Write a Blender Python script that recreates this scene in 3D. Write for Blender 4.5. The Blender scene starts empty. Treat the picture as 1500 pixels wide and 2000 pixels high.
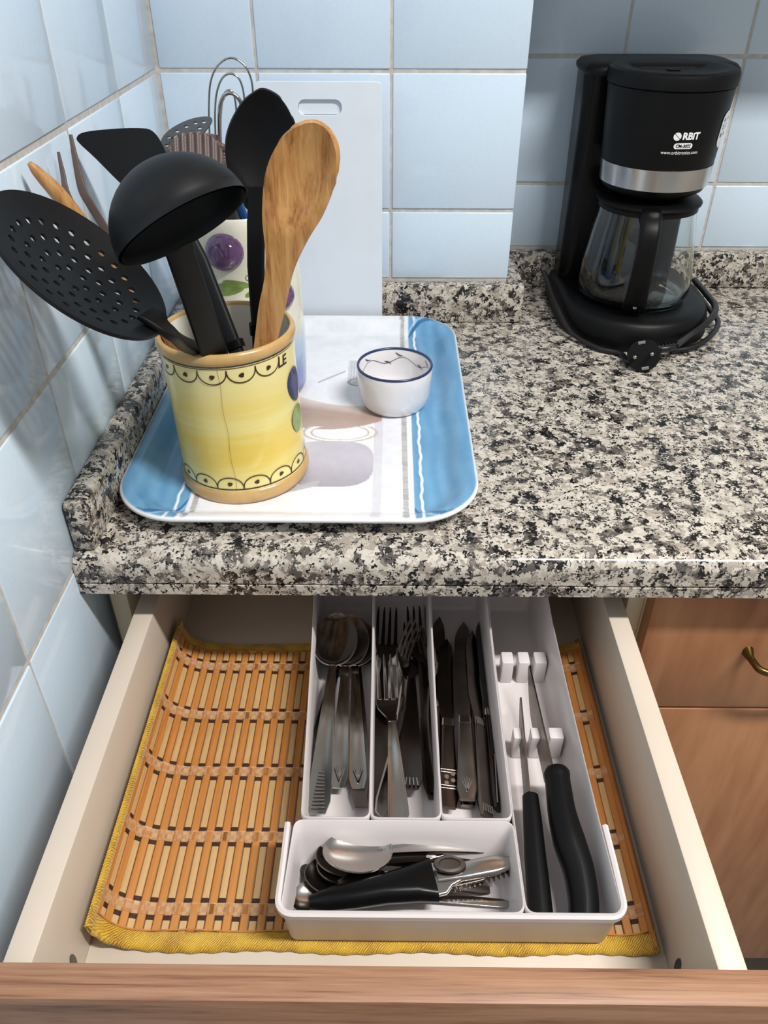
import bpy, bmesh, math, random
import numpy as np
from mathutils import Vector, Matrix
from mathutils.geometry import delaunay_2d_cdt

random.seed(7)
PI = math.pi
SC = bpy.context.scene
COL = SC.collection

# ------------------------------------------------------------------ camera
# frame: x = 0 left wall face, y = 0 worktop front edge, z = 0 worktop top (metres)
CAM = Vector((0.2666, -0.5041, 0.4252))
PITCH, YAW, ROLL, FPX = 0.6392, -0.0086, -0.001, 1544.15
_f = Vector((math.sin(YAW)*math.cos(PITCH), math.cos(YAW)*math.cos(PITCH), -math.sin(PITCH)))
_r = Vector((math.cos(YAW), -math.sin(YAW), 0))
_d = _f.cross(_r)
RT = _r*math.cos(ROLL) + _d*math.sin(ROLL)
DN = -_r*math.sin(ROLL) + _d*math.cos(ROLL)
FW = _f
cam_data = bpy.data.cameras.new('camera')
cam_data.sensor_fit = 'VERTICAL'
cam_data.sensor_height = 36.0
cam_data.lens = 36.0*FPX/2000.0
cam_data.clip_start = 0.01
cam_ob = bpy.data.objects.new('camera', cam_data)
COL.objects.link(cam_ob)
_m = Matrix((RT, -DN, -FW)).transposed().to_4x4()
_m.translation = CAM
cam_ob.matrix_world = _m
SC.camera = cam_ob

# ------------------------------------------------------------------ light
world = bpy.data.worlds.new('world')
SC.world = world
world.use_nodes = True
world.node_tree.nodes['Background'].inputs[0].default_value = (0.93, 0.97, 1.0, 1)
world.node_tree.nodes['Background'].inputs[1].default_value = 0.30

def area_light(name, loc, rot, sx, sy, power, color):
    l = bpy.data.lights.new(name, 'AREA')
    l.shape = 'RECTANGLE'; l.size = sx; l.size_y = sy
    l.energy = power; l.color = color
    o = bpy.data.objects.new(name, l); COL.objects.link(o)
    o.location = loc; o.rotation_euler = rot
    return o
area_light('ceiling_tube_light', (1.02, -0.52, 1.50), (0, 0, 0), 0.75, 0.10, 34.0, (1.0, 0.97, 0.93))
SC.view_settings.view_transform = 'Standard'
SC.view_settings.look = 'None'
SC.view_settings.gamma = 1.0
SC.view_settings.use_curve_mapping = False
SC.view_settings.exposure = 0.35

# ------------------------------------------------------------------ measuring helpers
def ray(u, v):
    return RT*((u-750)/FPX) + DN*((v-1000)/FPX) + FW
def at_z(u, v, z):
    d = ray(u, v); return CAM + d*((z-CAM.z)/d.z)
def at_y(u, v, y):
    d = ray(u, v); return CAM + d*((y-CAM.y)/d.y)
def at_x(u, v, x):
    d = ray(u, v); return CAM + d*((x-CAM.x)/d.x)
def at_t(u, v, t):
    return CAM + ray(u, v)*t
def at_pl(u, v, p0, n):
    d = ray(u, v); n = Vector(n); return CAM + d*((Vector(p0)-CAM).dot(n)/d.dot(n))

# ------------------------------------------------------------------ materials
def srgb(r, g, b):
    f = lambda c: c/12.92 if c <= 0.04045 else ((c+0.055)/1.055)**2.4
    return (f(r/255), f(g/255), f(b/255), 1)

class NT:
    def __init__(self, name):
        self.m = bpy.data.materials.new(name); self.m.use_nodes = True
        self.t = self.m.node_tree; self.n = self.t.nodes; self.l = self.t.links
        self.b = self.n['Principled BSDF']
    def node(self, typ, **kw):
        n = self.n.new(typ)
        for k, v in kw.items():
            if k in n.inputs.keys(): n.inputs[k].default_value = v
            else: setattr(n, k, v)
        return n
    def link(self, a, b): self.l.new(a, b)
    def coord(self, scale=(1, 1, 1), rot=(0, 0, 0), kind='Object'):
        c = self.n.new('ShaderNodeTexCoord'); mp = self.n.new('ShaderNodeMapping')
        mp.inputs['Scale'].default_value = scale; mp.inputs['Rotation'].default_value = rot
        self.link(c.outputs[kind], mp.inputs['Vector']); return mp.outputs[0]
    def ramp(self, fac, stops, interp='LINEAR'):
        r = self.n.new('ShaderNodeValToRGB'); cr = r.color_ramp; cr.interpolation = interp
        while len(cr.elements) < len(stops): cr.elements.new(0.5)
        for e, (p, c) in zip(cr.elements, stops): e.position = p; e.color = c
        self.link(fac, r.inputs['Fac']); return r.outputs[0]
    def bump(self, h, strength=0.2, dist=0.001):
        b = self.n.new('ShaderNodeBump'); b.inputs['Strength'].default_value = strength
        b.inputs['Distance'].default_value = dist
        self.link(h, b.inputs['Height']); self.link(b.outputs[0], self.b.inputs['Normal'])

def plain(name, col, rough=0.5, metal=0.0, var=0.06, scale=40, bump=0.0, coat=0.0, spec=0.5):
    t = NT(name); p = t.b.inputs
    p['Roughness'].default_value = rough; p['Metallic'].default_value = metal
    p['Coat Weight'].default_value = coat; p['Specular IOR Level'].default_value = spec
    v = t.coord()
    nz = t.node('ShaderNodeTexNoise', Scale=scale, Detail=4.0); t.link(v, nz.inputs['Vector'])
    c0 = tuple(max(0, c*(1-var)) for c in col[:3])+(1,); c1 = tuple(min(1, c*(1+var)) for c in col[:3])+(1,)
    t.link(t.ramp(nz.outputs[0], [(0.3, c0), (0.7, c1)]), p['Base Color'])
    if bump: t.bump(nz.outputs[0], bump, 0.0005)
    return t.m

def mat_tile(name, col):
    t = NT(name); p = t.b.inputs
    p['Roughness'].default_value = 0.10; p['Specular IOR Level'].default_value = 0.5
    oi = t.node('ShaderNodeObjectInfo')
    c0 = tuple(c*0.965 for c in col[:3])+(1,); c1 = tuple(min(1, c*1.035) for c in col[:3])+(1,)
    r = t.ramp(oi.outputs['Random'], [(0, c0), (1, c1)])
    v = t.coord()
    n2 = t.node('ShaderNodeTexNoise', Scale=260.0, Detail=2.0); t.link(v, n2.inputs['Vector'])
    mx = t.node('ShaderNodeMix', data_type='RGBA', blend_type='MULTIPLY'); mx.inputs[0].default_value = 1.0
    t.link(r, mx.inputs[6]); t.link(t.ramp(n2.outputs[0], [(0.25, (0.96, 0.97, 0.98, 1)), (0.6, (1, 1, 1, 1))]), mx.inputs[7])
    t.link(mx.outputs[2], p['Base Color'])
    nz = t.node('ShaderNodeTexNoise', Scale=14.0, Detail=1.0); t.link(v, nz.inputs['Vector'])
    t.bump(nz.outputs[0], 0.06, 0.004)
    return t.m

def mat_granite():
    t = NT('granite'); p = t.b.inputs
    p['Roughness'].default_value = 0.16; p['Specular IOR Level'].default_value = 0.45
    v = t.coord()
    ds = t.node('ShaderNodeTexNoise', Scale=220.0, Detail=3.0); t.link(v, ds.inputs['Vector'])
    mx = t.node('ShaderNodeMix', data_type='RGBA', blend_type='LINEAR_LIGHT'); mx.inputs[0].default_value = 0.010
    t.link(v, mx.inputs[6]); t.link(ds.outputs['Color'], mx.inputs[7])
    v1 = t.node('ShaderNodeTexVoronoi', Scale=140.0); t.link(mx.outputs[2], v1.inputs['Vector'])
    s1 = t.node('ShaderNodeSeparateColor'); t.link(v1.outputs['Color'], s1.inputs[0])
    big = t.node('ShaderNodeTexNoise', Scale=55.0, Detail=2.0); t.link(v, big.inputs['Vector'])
    ad = t.node('ShaderNodeMath', operation='MULTIPLY_ADD'); t.link(big.outputs[0], ad.inputs[0]); ad.inputs[1].default_value = 1.5
    ad.inputs[2].default_value = -0.75
    a2 = t.node('ShaderNodeMath', operation='ADD'); t.link(s1.outputs[0], a2.inputs[0]); t.link(ad.outputs[0], a2.inputs[1])
    base = t.ramp(a2.outputs[0], [(0.0, srgb(32, 31, 32)), (0.08, srgb(86, 81, 78)), (0.26, srgb(124, 117, 110)),
                                (0.37, srgb(182, 175, 163)), (0.60, srgb(199, 192, 181)), (0.84, srgb(162, 152, 141))], 'CONSTANT')
    v2 = t.node('ShaderNodeTexVoronoi', Scale=280.0); t.link(mx.outputs[2], v2.inputs['Vector'])
    s2 = t.node('ShaderNodeSeparateColor'); t.link(v2.outputs['Color'], s2.inputs[0])
    fm = t.ramp(s2.outputs[1], [(0.0, (1, 1, 1, 1)), (0.14, (0, 0, 0, 1))], 'CONSTANT')
    fin = t.node('ShaderNodeMix', data_type='RGBA'); t.link(fm, fin.inputs[0]); t.link(base, fin.inputs[6])
    fin.inputs[7].default_value = srgb(24, 23, 25)
    t.link(fin.outputs[2], p['Base Color'])
    return t.m

def mat_wood(name, c0, c1, c2, scale, stretch, rough=0.42, rot=(0, 0, 0), bump=0.05):
    t = NT(name); p = t.b.inputs; p['Roughness'].default_value = rough
    v = t.coord(stretch, rot)
    n1 = t.node('ShaderNodeTexNoise', Scale=scale, Detail=6.0, Distortion=0.8); t.link(v, n1.inputs['Vector'])
    n2 = t.node('ShaderNodeTexNoise', Scale=scale*6, Detail=3.0); t.link(v, n2.inputs['Vector'])
    a = t.node('ShaderNodeMath', operation='MULTIPLY_ADD'); t.link(n2.outputs[0], a.inputs[0]); a.inputs[1].default_value = 0.35
    t.link(n1.outputs[0], a.inputs[2])
    t.link(t.ramp(a.outputs[0], [(0.42, c0), (0.62, c1), (0.85, c2)]), p['Base Color'])
    if bump: t.bump(a.outputs[0], bump, 0.001)
    return t.m

def mat_attr(name, rough=0.25, coat=0.0):
    t = NT(name); p = t.b.inputs; p['Roughness'].default_value = rough; p['Coat Weight'].default_value = coat
    a = t.node('ShaderNodeVertexColor'); a.layer_name = 'print'
    nz = t.node('ShaderNodeTexNoise', Scale=90.0, Detail=4.0); t.link(t.coord((1, 1, 1)), nz.inputs['Vector'])
    mx = t.node('ShaderNodeMix', data_type='RGBA', blend_type='MULTIPLY'); mx.inputs[0].default_value = 1.0
    t.link(a.outputs[0], mx.inputs[6]); t.link(t.ramp(nz.outputs[0], [(0.3, (0.93, 0.93, 0.94, 1)), (0.65, (1, 1, 1, 1))]), mx.inputs[7])
    t.link(mx.outputs[2], p['Base Color'])
    return t.m

M = {}
M['tile'] = mat_tile('blue_glazed_tile', srgb(204, 221, 236))
M['grout'] = plain('grout', srgb(192, 188, 182), 0.9, var=0.14, scale=120, bump=0.3)
M['granite'] = mat_granite()
M['cream'] = plain('cream_melamine', srgb(204, 191, 175), 0.38, var=0.03, scale=12)
M['carcass'] = plain('carcass_melamine', srgb(222, 206, 176), 0.45, var=0.04, scale=10)
M['dark_gap'] = plain('dark_plinth', srgb(60, 44, 38), 0.6)
M['veneer'] = mat_wood('cherry_veneer', srgb(118, 74, 46), srgb(160, 108, 72), srgb(182, 130, 92), 11.0, (1.3, 1.3, 0.20), 0.42, (0, 0.42, 0))
M['veneer_edge'] = mat_wood('veneer_edge', srgb(98, 64, 44), srgb(146, 105, 78), srgb(164, 124, 96), 7.0, (1.0, 45.0, 12.0), 0.48)
M['brass'] = plain('aged_brass', srgb(112, 92, 52), 0.3, 1.0, var=0.15)
M['black_plastic'] = plain('black_plastic', srgb(8, 8, 9), 0.45, var=0.10, scale=60, spec=0.2)
M['black_gloss'] = plain('gloss_black_plastic', srgb(7, 7, 8), 0.25, var=0.06, spec=0.2)
M['nylon'] = plain('black_nylon', srgb(14, 15, 17), 0.48, var=0.12, scale=50, spec=0.22)
M['nylon_grey'] = plain('grey_nylon', srgb(62, 66, 72), 0.45, var=0.10)
M['steel'] = plain('cutlery_steel', srgb(176, 170, 164), 0.17, 1.0, var=0.10, scale=30)
M['steel_dull'] = plain('dim_reflection_steel', srgb(120, 112, 106), 0.28, 1.0, var=0.16, scale=45)  # lower base colour stands in for dim room reflections on the metal
M['steel_dark'] = plain('dark_reflection_steel', srgb(78, 70, 66), 0.24, 1.0, var=0.18, scale=45)  # dark room reflections put into the base colour of the steel
M['band'] = plain('brushed_band', srgb(196, 194, 192), 0.22, 1.0, var=0.05, scale=8)
M['white_plastic'] = plain('white_plastic', srgb(216, 209, 208), 0.32, var=0.02, scale=20)
M['board'] = plain('white_polyethylene', srgb(216, 223, 232), 0.45, var=0.02, scale=30)
M['bamboo'] = mat_wood('bamboo', srgb(118, 72, 32), srgb(170, 120, 66), srgb(190, 146, 90), 12.0, (11, 11, 0.9), 0.45)
M['orange_slat'] = mat_wood('orange_slat', srgb(154, 90, 36), srgb(182, 116, 54), srgb(194, 134, 70), 12.0, (6, 0.6, 3), 0.42)
M['pale_slat'] = mat_wood('pale_slat', srgb(160, 120, 74), srgb(188, 150, 100), srgb(202, 168, 120), 12.0, (6, 0.6, 3), 0.45)
M['dark_mark'] = plain('dark_slat_dash', srgb(54, 26, 14), 0.6)  # dark brown dashes on the pale slats beside each ribbon
M['gold_cloth'] = None
M['white_glaze'] = plain('white_glaze', srgb(226, 224, 226), 0.14, var=0.02, scale=60, coat=0.3)
M['cream_glaze'] = plain('cream_glaze', srgb(232, 228, 216), 0.16, var=0.02, scale=60, coat=0.3)
M['blue_ink'] = plain('blue_ink', srgb(40, 50, 92), 0.2, var=0.2, scale=200)
M['brown_ink'] = plain('brown_ink', srgb(62, 34, 22), 0.3, var=0.1)
M['tan_glaze'] = plain('tan_glaze', srgb(192, 156, 100), 0.25, var=0.12, scale=60, coat=0.2)
M['plum'] = plain('plum_glaze', srgb(104, 72, 114), 0.12, var=0.25, scale=30, coat=0.5)
M['navy'] = plain('navy_glaze', srgb(46, 48, 92), 0.15, var=0.2, scale=60)
M['leaf'] = plain('green_glaze', srgb(126, 150, 84), 0.2, var=0.25, scale=90)
M['blue_plastic'] = plain('blue_plastic', srgb(38, 84, 150), 0.3)
M['brown_wood'] = plain('dark_brown_wood', srgb(92, 76, 72), 0.4, var=0.15)
M['white_print'] = plain('white_print', srgb(228, 228, 228), 0.5, var=0.01)
M['sticker'] = plain('silver_sticker', srgb(196, 198, 202), 0.3, var=0.03)
M['cord'] = plain('black_cord', srgb(16, 16, 17), 0.4)
M['plaster'] = plain('white_plaster', srgb(222, 220, 214), 0.8, var=0.02, scale=5)
M['room_wall'] = plain('warm_wall', srgb(170, 160, 148), 0.8, var=0.03, scale=3)
M['floor'] = plain('grey_floor_tile', srgb(150, 140, 130), 0.4, var=0.08, scale=6)
M['tray_print'] = mat_attr('tray_print', 0.22, 0.2)
M['jar_glaze'] = mat_attr('jar_glaze', 0.16, 0.3)

def mat_gold():
    t = NT('gold_woven_cloth'); p = t.b.inputs; p['Roughness'].default_value = 0.55; p['Sheen Weight'].default_value = 0.3
    v = t.coord((1, 1, 1), (0, 0, 0.7))
    w = t.node('ShaderNodeTexWave', Scale=230.0, Distortion=6.0); w.inputs['Detail'].default_value = 2.0
    t.link(v, w.inputs['Vector'])
    nz = t.node('ShaderNodeTexNoise', Scale=60.0, Detail=3.0); t.link(v, nz.inputs['Vector'])
    a = t.node('ShaderNodeMath', operation='MULTIPLY_ADD'); t.link(w.outputs[1], a.inputs[0]); a.inputs[1].default_value = 0.5
    t.link(nz.outputs[0], a.inputs[2])
    t.link(t.ramp(a.outputs[0], [(0.35, srgb(126, 84, 10)), (0.6, srgb(178, 132, 20)), (0.95, srgb(216, 178, 50))]), p['Base Color'])
    t.bump(w.outputs[1], 0.5, 0.0008)
    return t.m
M['gold_cloth'] = mat_gold()

def mat_ribbon():
    t = NT('clear_stitch_ribbon'); p = t.b.inputs; p['Roughness'].default_value = 0.35
    v = t.coord()
    ck = t.node('ShaderNodeTexChecker', Scale=260.0); t.link(v, ck.inputs['Vector'])
    ck.inputs[1].default_value = srgb(226, 186, 148); ck.inputs[2].default_value = srgb(208, 160, 114)
    nz = t.node('ShaderNodeTexNoise', Scale=300.0); t.link(v, nz.inputs['Vector'])
    t.link(ck.outputs[0], p['Base Color']); p['Alpha'].default_value = 0.45
    t.bump(nz.outputs[0], 0.5, 0.0006)
    return t.m
M['ribbon'] = mat_ribbon()

def mat_glass():
    t = NT('clear_glass'); p = t.b.inputs
    p['Base Color'].default_value = (0.93, 0.96, 0.95, 1); p['Roughness'].default_value = 0.02
    p['Transmission Weight'].default_value = 1.0; p['IOR'].default_value = 1.45
    return t.m
M['glass'] = mat_glass()

def mat_crock():
    t = NT('yellow_hand_painted_glaze'); p = t.b.inputs; p['Roughness'].default_value = 0.2; p['Coat Weight'].default_value = 0.3
    v = t.coord((1, 1, 1))
    sx = t.node('ShaderNodeSeparateXYZ'); t.link(v, sx.inputs[0])
    st = t.coord((6, 6, 70)); nz = t.node('ShaderNodeTexNoise', Scale=3.0, Detail=4.0); t.link(st, nz.inputs['Vector'])
    a = t.node('ShaderNodeMath', operation='MULTIPLY_ADD'); t.link(nz.outputs[0], a.inputs[0]); a.inputs[1].default_value = 0.030
    t.link(sx.outputs[2], a.inputs[2])
    mr = t.node('ShaderNodeMapRange'); t.link(a.outputs[0], mr.inputs[0]); mr.inputs[1].default_value = 0.01; mr.inputs[2].default_value = 0.16
    t.link(t.ramp(mr.outputs[0], [(0.0, srgb(232, 222, 152)), (0.16, srgb(233, 222, 146)), (0.30, srgb(229, 199, 90)), (0.42, srgb(231, 205, 104)),
            (0.52, srgb(235, 221, 144)), (0.62, srgb(231, 211, 122)), (0.75, srgb(233, 219, 150)), (1.0, srgb(231, 221, 164))]), p['Base Color'])
    return t.m
M['crock'] = mat_crock()

# ------------------------------------------------------------------ mesh helpers
def obj(name, V, F, mat, parent=None, smooth=True, mats=None, fm=None, sharp=40):
    me = bpy.data.meshes.new(name)
    me.from_pydata([tuple(v) for v in V], [], F)
    for m in ([mat] if mats is None else mats): me.materials.append(M[m] if isinstance(m, str) else m)
    if fm is not None: me.polygons.foreach_set('material_index', fm)
    if smooth:
        me.polygons.foreach_set('use_smooth', [True]*len(me.polygons))
        me.set_sharp_from_angle(angle=math.radians(sharp))
    me.update()
    o = bpy.data.objects.new(name, me); COL.objects.link(o)
    if parent: o.parent = parent
    return o

def tag(o, label=None, cat=None, group=None, kind=None):
    if label: o['label'] = label
    if cat: o['category'] = cat
    if group: o['group'] = group
    if kind: o['kind'] = kind
    return o

def thing(name, label, cat, loc=(0, 0, 0), group=None):
    o = bpy.data.objects.new(name, None); COL.objects.link(o); o.location = loc
    o.empty_display_size = 0.02
    return tag(o, label, cat, group)

def fix(V, F):
    """outward normals, merged doubles"""
    bm = bmesh.new()
    vs = [bm.verts.new(v) for v in V]
    for f in F:
        try: bm.faces.new([vs[i] for i in f])
        except ValueError: pass
    bmesh.ops.remove_doubles(bm, verts=bm.verts, dist=1e-6)
    bmesh.ops.recalc_face_normals(bm, faces=bm.faces)
    bm.verts.index_update()
    V2 = [v.co.copy() for v in bm.verts]; F2 = [[v.index for v in f.verts] for f in bm.faces]
    bm.free(); return V2, F2

def rbox(x0, x1, y0, y1, z0, z1, bev=0.002, seg=2):
    bm = bmesh.new(); bmesh.ops.create_cube(bm, size=1.0)
    for v in bm.verts:
        v.co = Vector((x0+(v.co.x+.5)*(x1-x0), y0+(v.co.y+.5)*(y1-y0), z0+(v.co.z+.5)*(z1-z0)))
    if bev > 0: bmesh.ops.bevel(bm, geom=bm.edges[:], offset=bev, segments=seg, profile=0.5, affect='EDGES')
    bm.verts.index_update()
    V = [v.co.copy() for v in bm.verts]; F = [[v.index for v in f.verts] for f in bm.faces]
    bm.free(); return V, F

def box(name, a, mat, parent=None, bev=0.002):
    V, F = rbox(*a, bev=bev); return obj(name, V, F, mat, parent)

def join(*parts):
    V, F = [], []
    for v, f in parts:
        n = len(V); V += list(v); F += [[i+n for i in q] for q in f]
    return V, F

def lathe(prof, seg=48, c=(0, 0, 0), closed=False):
    V, F = [], []
    for r, z in prof:
        for k in range(seg):
            a = 2*PI*k/seg; V.append(Vector((c[0]+r*math.cos(a), c[1]+r*math.sin(a), c[2]+z)))
    n = len(prof)
    for i in range(n if closed else n-1):
        j = (i+1) % n
        for k in range(seg):
            k2 = (k+1) % seg; F.append([i*seg+k, i*seg+k2, j*seg+k2, j*seg+k])
    if not closed:
        if prof[0][0] > 1e-5: F.append([k for k in range(seg)][::-1])
        if prof[-1][0] > 1e-5: F.append([(n-1)*seg+k for k in range(seg)])
    return fix(V, F)

def loft(rings, cap=True, closed=True):
    V, F = [], []; n = len(rings[0])
    for r in rings: V += [Vector(p) for p in r]
    for i in range(len(rings)-1):
        for k in range(n if closed else n-1):
            k2 = (k+1) % n; F.append([i*n+k, i*n+k2, (i+1)*n+k2, (i+1)*n+k])
    if cap:
        F.append(list(range(n))[::-1]); F.append([(len(rings)-1)*n+k for k in range(n)])
    return fix(V, F)

def frames(pts, up=Vector((0, 0, 1))):
    pts = [Vector(p) for p in pts]; out = []
    prev = None
    for i, p in enumerate(pts):
        t = (pts[min(i+1, len(pts)-1)] - pts[max(i-1, 0)]).normalized()
        if prev is None:
            a = up - t*up.dot(t)
            if a.length < 1e-4: a = Vector((1, 0, 0)) - t*t.x
        else: a = prev - t*prev.dot(t)
        a.normalize(); prev = a
        out.append((p, t, a, t.cross(a)))
    return out

def smooth_path(pts, n=6):
    pts = [Vector(p) for p in pts]; P = [pts[0]*2-pts[1]] + pts + [pts[-1]*2-pts[-2]]; out = []
    for i in range(1, len(P)-2):
        for k in range(n):
            t = k/n; a, b, c, d = P[i-1], P[i], P[i+1], P[i+2]
            out.append(0.5*((2*b)+(c-a)*t+(2*a-5*b+4*c-d)*t*t+(3*b-a-3*c+d)*t**3))
    out.append(pts[-1]); return out

def tube(pts, rad, seg=10, up=Vector((0, 0, 1)), flat=1.0):
    """rad: number or list; flat scales across the second axis"""
    fr = frames(pts, up); rings = []
    for i, (p, t, a, b) in enumerate(fr):
        r = rad[i] if isinstance(rad, (list, tuple)) else rad
        rings.append([p + a*(r*math.cos(2*PI*k/seg)*flat) + b*(r*math.sin(2*PI*k/seg)) for k in range(seg)])
    return loft(rings)

def bar(pts, w, h, up=Vector((0, 0, 1)), rr=0.35):
    """sweep of a rounded rectangle: w across, h along up; w/h numbers or lists"""
    fr = frames(pts, up); rings = []
    for i, (p, t, a, b) in enumerate(fr):
        W = (w[i] if isinstance(w, (list, tuple)) else w)/2; H = (h[i] if isinstance(h, (list, tuple)) else h)/2
        r = rr*2*min(W, H); ring = []
        for cx, cy, a0 in ((W-r, H-r, 0), (-W+r, H-r, PI/2), (-W+r, -H+r, PI), (W-r, -H+r, 1.5*PI)):
            for k in range(4):
                th = a0 + PI/2*k/3; ring.append(p + b*(cx+r*math.cos(th)) + a*(cy+r*math.sin(th)))
        rings.append(ring)
    return loft(rings)

def thicken(V, F, th):
    """closed shell from a surface; th number or per-vertex list (offset against the normal)"""
    n = len(V); V = [Vector(v) for v in V]; N = [Vector() for _ in V]; ed = {}
    for f in F:
        a, b, c = V[f[0]], V[f[1]], V[f[2]]; m = (b-a).cross(c-a)
        if len(f) > 3: m += (c-a).cross(V[f[3]]-a)
        for i in f: N[i] += m
        for i in range(len(f)):
            e = (f[i], f[(i+1) % len(f)]); ed[e] = ed.get(e, 0)+1
    B = []
    for i in range(n):
        nn = N[i].normalized() if N[i].length > 1e-15 else Vector((0, 0, 1))
        B.append(V[i] - nn*(th[i] if isinstance(th, (list, tuple)) else th))
    G = [list(f) for f in F] + [[i+n for i in f][::-1] for f in F]
    for (a, b) in ed:
        if (b, a) not in ed: G.append([b, a, a+n, b+n])
    return V+B, G

def cdt(outer, holes=(), step=None):
    """triangulated plane region with holes and inner points"""
    pts = []; edges = []
    for lp in [outer]+list(holes):
        b = len(pts); pts += [Vector((p[0], p[1])) for p in lp]
        edges += [(b+i, b+(i+1) % len(lp)) for i in range(len(lp))]
    def inside(p, lp):
        c = False; j = len(lp)-1
        for i in range(len(lp)):
            if (lp[i][1] > p[1]) != (lp[j][1] > p[1]) and p[0] < (lp[j][0]-lp[i][0])*(p[1]-lp[i][1])/(lp[j][1]-lp[i][1])+lp[i][0]: c = not c
            j = i
        return c
    def clear(p, lp, d):
        return all((p[0]-q[0])**2+(p[1]-q[1])**2 > d*d for q in lp)
    if step:
        xs = [p[0] for p in outer]; ys = [p[1] for p in outer]
        y = min(ys)+step/2; row = 0
        while y < max(ys):
            x = min(xs)+step*(0.5+0.5*(row % 2))
            while x < max(xs):
                p = (x, y)
                if inside(p, outer) and clear(p, outer, step*.5) and all(not inside(p, h) and clear(p, h, step*.4) for h in holes):
                    pts.append(Vector(p))
                x += step
            y += step*.87; row += 1
    vo, _, fo, *_ = delaunay_2d_cdt(pts, edges, [], 0, 1e-7)
    F = []
    for f in fo:
        c = ((vo[f[0]].x+vo[f[1]].x+vo[f[2]].x)/3, (vo[f[0]].y+vo[f[1]].y+vo[f[2]].y)/3)
        if inside(c, outer) and not any(inside(c, h) for h in holes): F.append(list(f))
    return [(v.x, v.y) for v in vo], F

def orient(F, V):
    """make plane faces counter-clockwise in 2D"""
    out = []
    for f in F:
        a, b, c = V[f[0]], V[f[1]], V[f[2]]
        s = (b[0]-a[0])*(c[1]-a[1])-(b[1]-a[1])*(c[0]-a[0]); out.append(f if s > 0 else f[::-1])
    return out

def rrect(x0, x1, y0, y1, r, n=8, z=0):
    out = []
    for cx, cy, a0 in ((x1-r, y1-r, 0), (x0+r, y1-r, PI/2), (x0+r, y0+r, PI), (x1-r, y0+r, 1.5*PI)):
        for k in range(n): th = a0+PI/2*k/(n-1); out.append(Vector((cx+r*math.cos(th), cy+r*math.sin(th), z)))
    return out

def ribbon_on(fn, pts, w):
    """thin painted stroke: pts 2D, fn maps 2D -> 3D"""
    V, F = [], []
    n = len(pts)
    for i in range(n):
        a = pts[max(i-1, 0)]; b = pts[min(i+1, n-1)]; dx, dy = b[0]-a[0], b[1]-a[1]; L = math.hypot(dx, dy) or 1
        ww = w[i] if isinstance(w, (list, tuple)) else w
        for s in (-1, 1): V.append(fn(pts[i][0]-s*dy/L*ww/2, pts[i][1]+s*dx/L*ww/2))
    for i in range(n-1): F.append([2*i, 2*i+2, 2*i+3, 2*i+1])
    return V, F

def blob_on(fn, cx, cy, rx, ry, rot=0, seg=12, wob=0.0):
    V = [fn(cx, cy)]; F = []
    for k in range(seg):
        a = 2*PI*k/seg; q = 1+wob*math.sin(3*a+cx*900)
        x, y = rx*math.cos(a)*q, ry*math.sin(a)*q
        V.append(fn(cx+x*math.cos(rot)-y*math.sin(rot), cy+x*math.sin(rot)+y*math.cos(rot)))
    for k in range(seg): F.append([0, 1+k, 1+(k+1) % seg])
    return V, F

def text_mesh(body, size, shear=0.0, bold=0.0):
    cu = bpy.data.curves.new('lettering', 'FONT'); cu.body = body; cu.size = size; cu.align_x = 'CENTER'; cu.align_y = 'CENTER'
    cu.shear = shear; cu.offset = bold; cu.resolution_u = 3
    o = bpy.data.objects.new('lettering', cu); COL.objects.link(o)
    dg = bpy.context.evaluated_depsgraph_get(); me = bpy.data.meshes.new_from_object(o.evaluated_get(dg))
    V = [(v.co.x, v.co.y) for v in me.vertices]; F = [list(p.vertices) for p in me.polygons]
    bpy.data.objects.remove(o); bpy.data.curves.remove(cu); bpy.data.meshes.remove(me)
    return V, F

# ================================================================== SETTING
P = 0.153                 # tile pitch
ZA = 0.292                # a horizontal joint
YP, YR, XE = 0.5108, 0.6401, 0.4194   # pillar face, alcove face, pillar right edge
ZFLOOR, ZCEIL = -0.88, 1.62

def structure(name, a, mat):
    V, F = rbox(*a, bev=0); o = obj(name, V, F, mat, smooth=False); o['kind'] = 'structure'; return o

_tile_cache = {}
def tile_mesh(w, h):
    k = (round(w, 4), round(h, 4))
    if k not in _tile_cache:
        V, F = rbox(-w/2, w/2, -h/2, h/2, -0.005, 0, bev=0.0014, seg=2)
        me = bpy.data.meshes.new('tile'); me.from_pydata([tuple(v) for v in V], [], F); me.materials.append(M['tile'])
        me.polygons.foreach_set('use_smooth', [True]*len(me.polygons)); me.set_sharp_from_angle(angle=math.radians(60))
        _tile_cache[k] = me
    return _tile_cache[k]

def tiling(parent, origin, U, W, N, us, ws, gu=0.0032, gw=0.0042):
    """us / ws: joint positions along U and W; a tile between each pair"""
    U, W, N = Vector(U), Vector(W), Vector(N)
    R = Matrix((U, W, N)).transposed().to_4x4()
    for i in range(len(us)-1):
        for j in range(len(ws)-1):
            w, h = us[i+1]-us[i]-gu, ws[j+1]-ws[j]-gw
            if w < 0.004 or h < 0.004: continue
            o = bpy.data.objects.new('tile', tile_mesh(w, h)); COL.objects.link(o)
            m = R @ Matrix.Rotation(random.uniform(-1, 1)*0.003, 4, 'X') @ Matrix.Rotation(random.uniform(-1, 1)*0.003, 4, 'Y')
            m.translation = Vector(origin) + U*((us[i]+us[i+1])/2) + W*((ws[j]+ws[j+1])/2) + N*random.uniform(-0.0003, 0.0003)
            o.matrix_world = m; o.parent = parent

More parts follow.
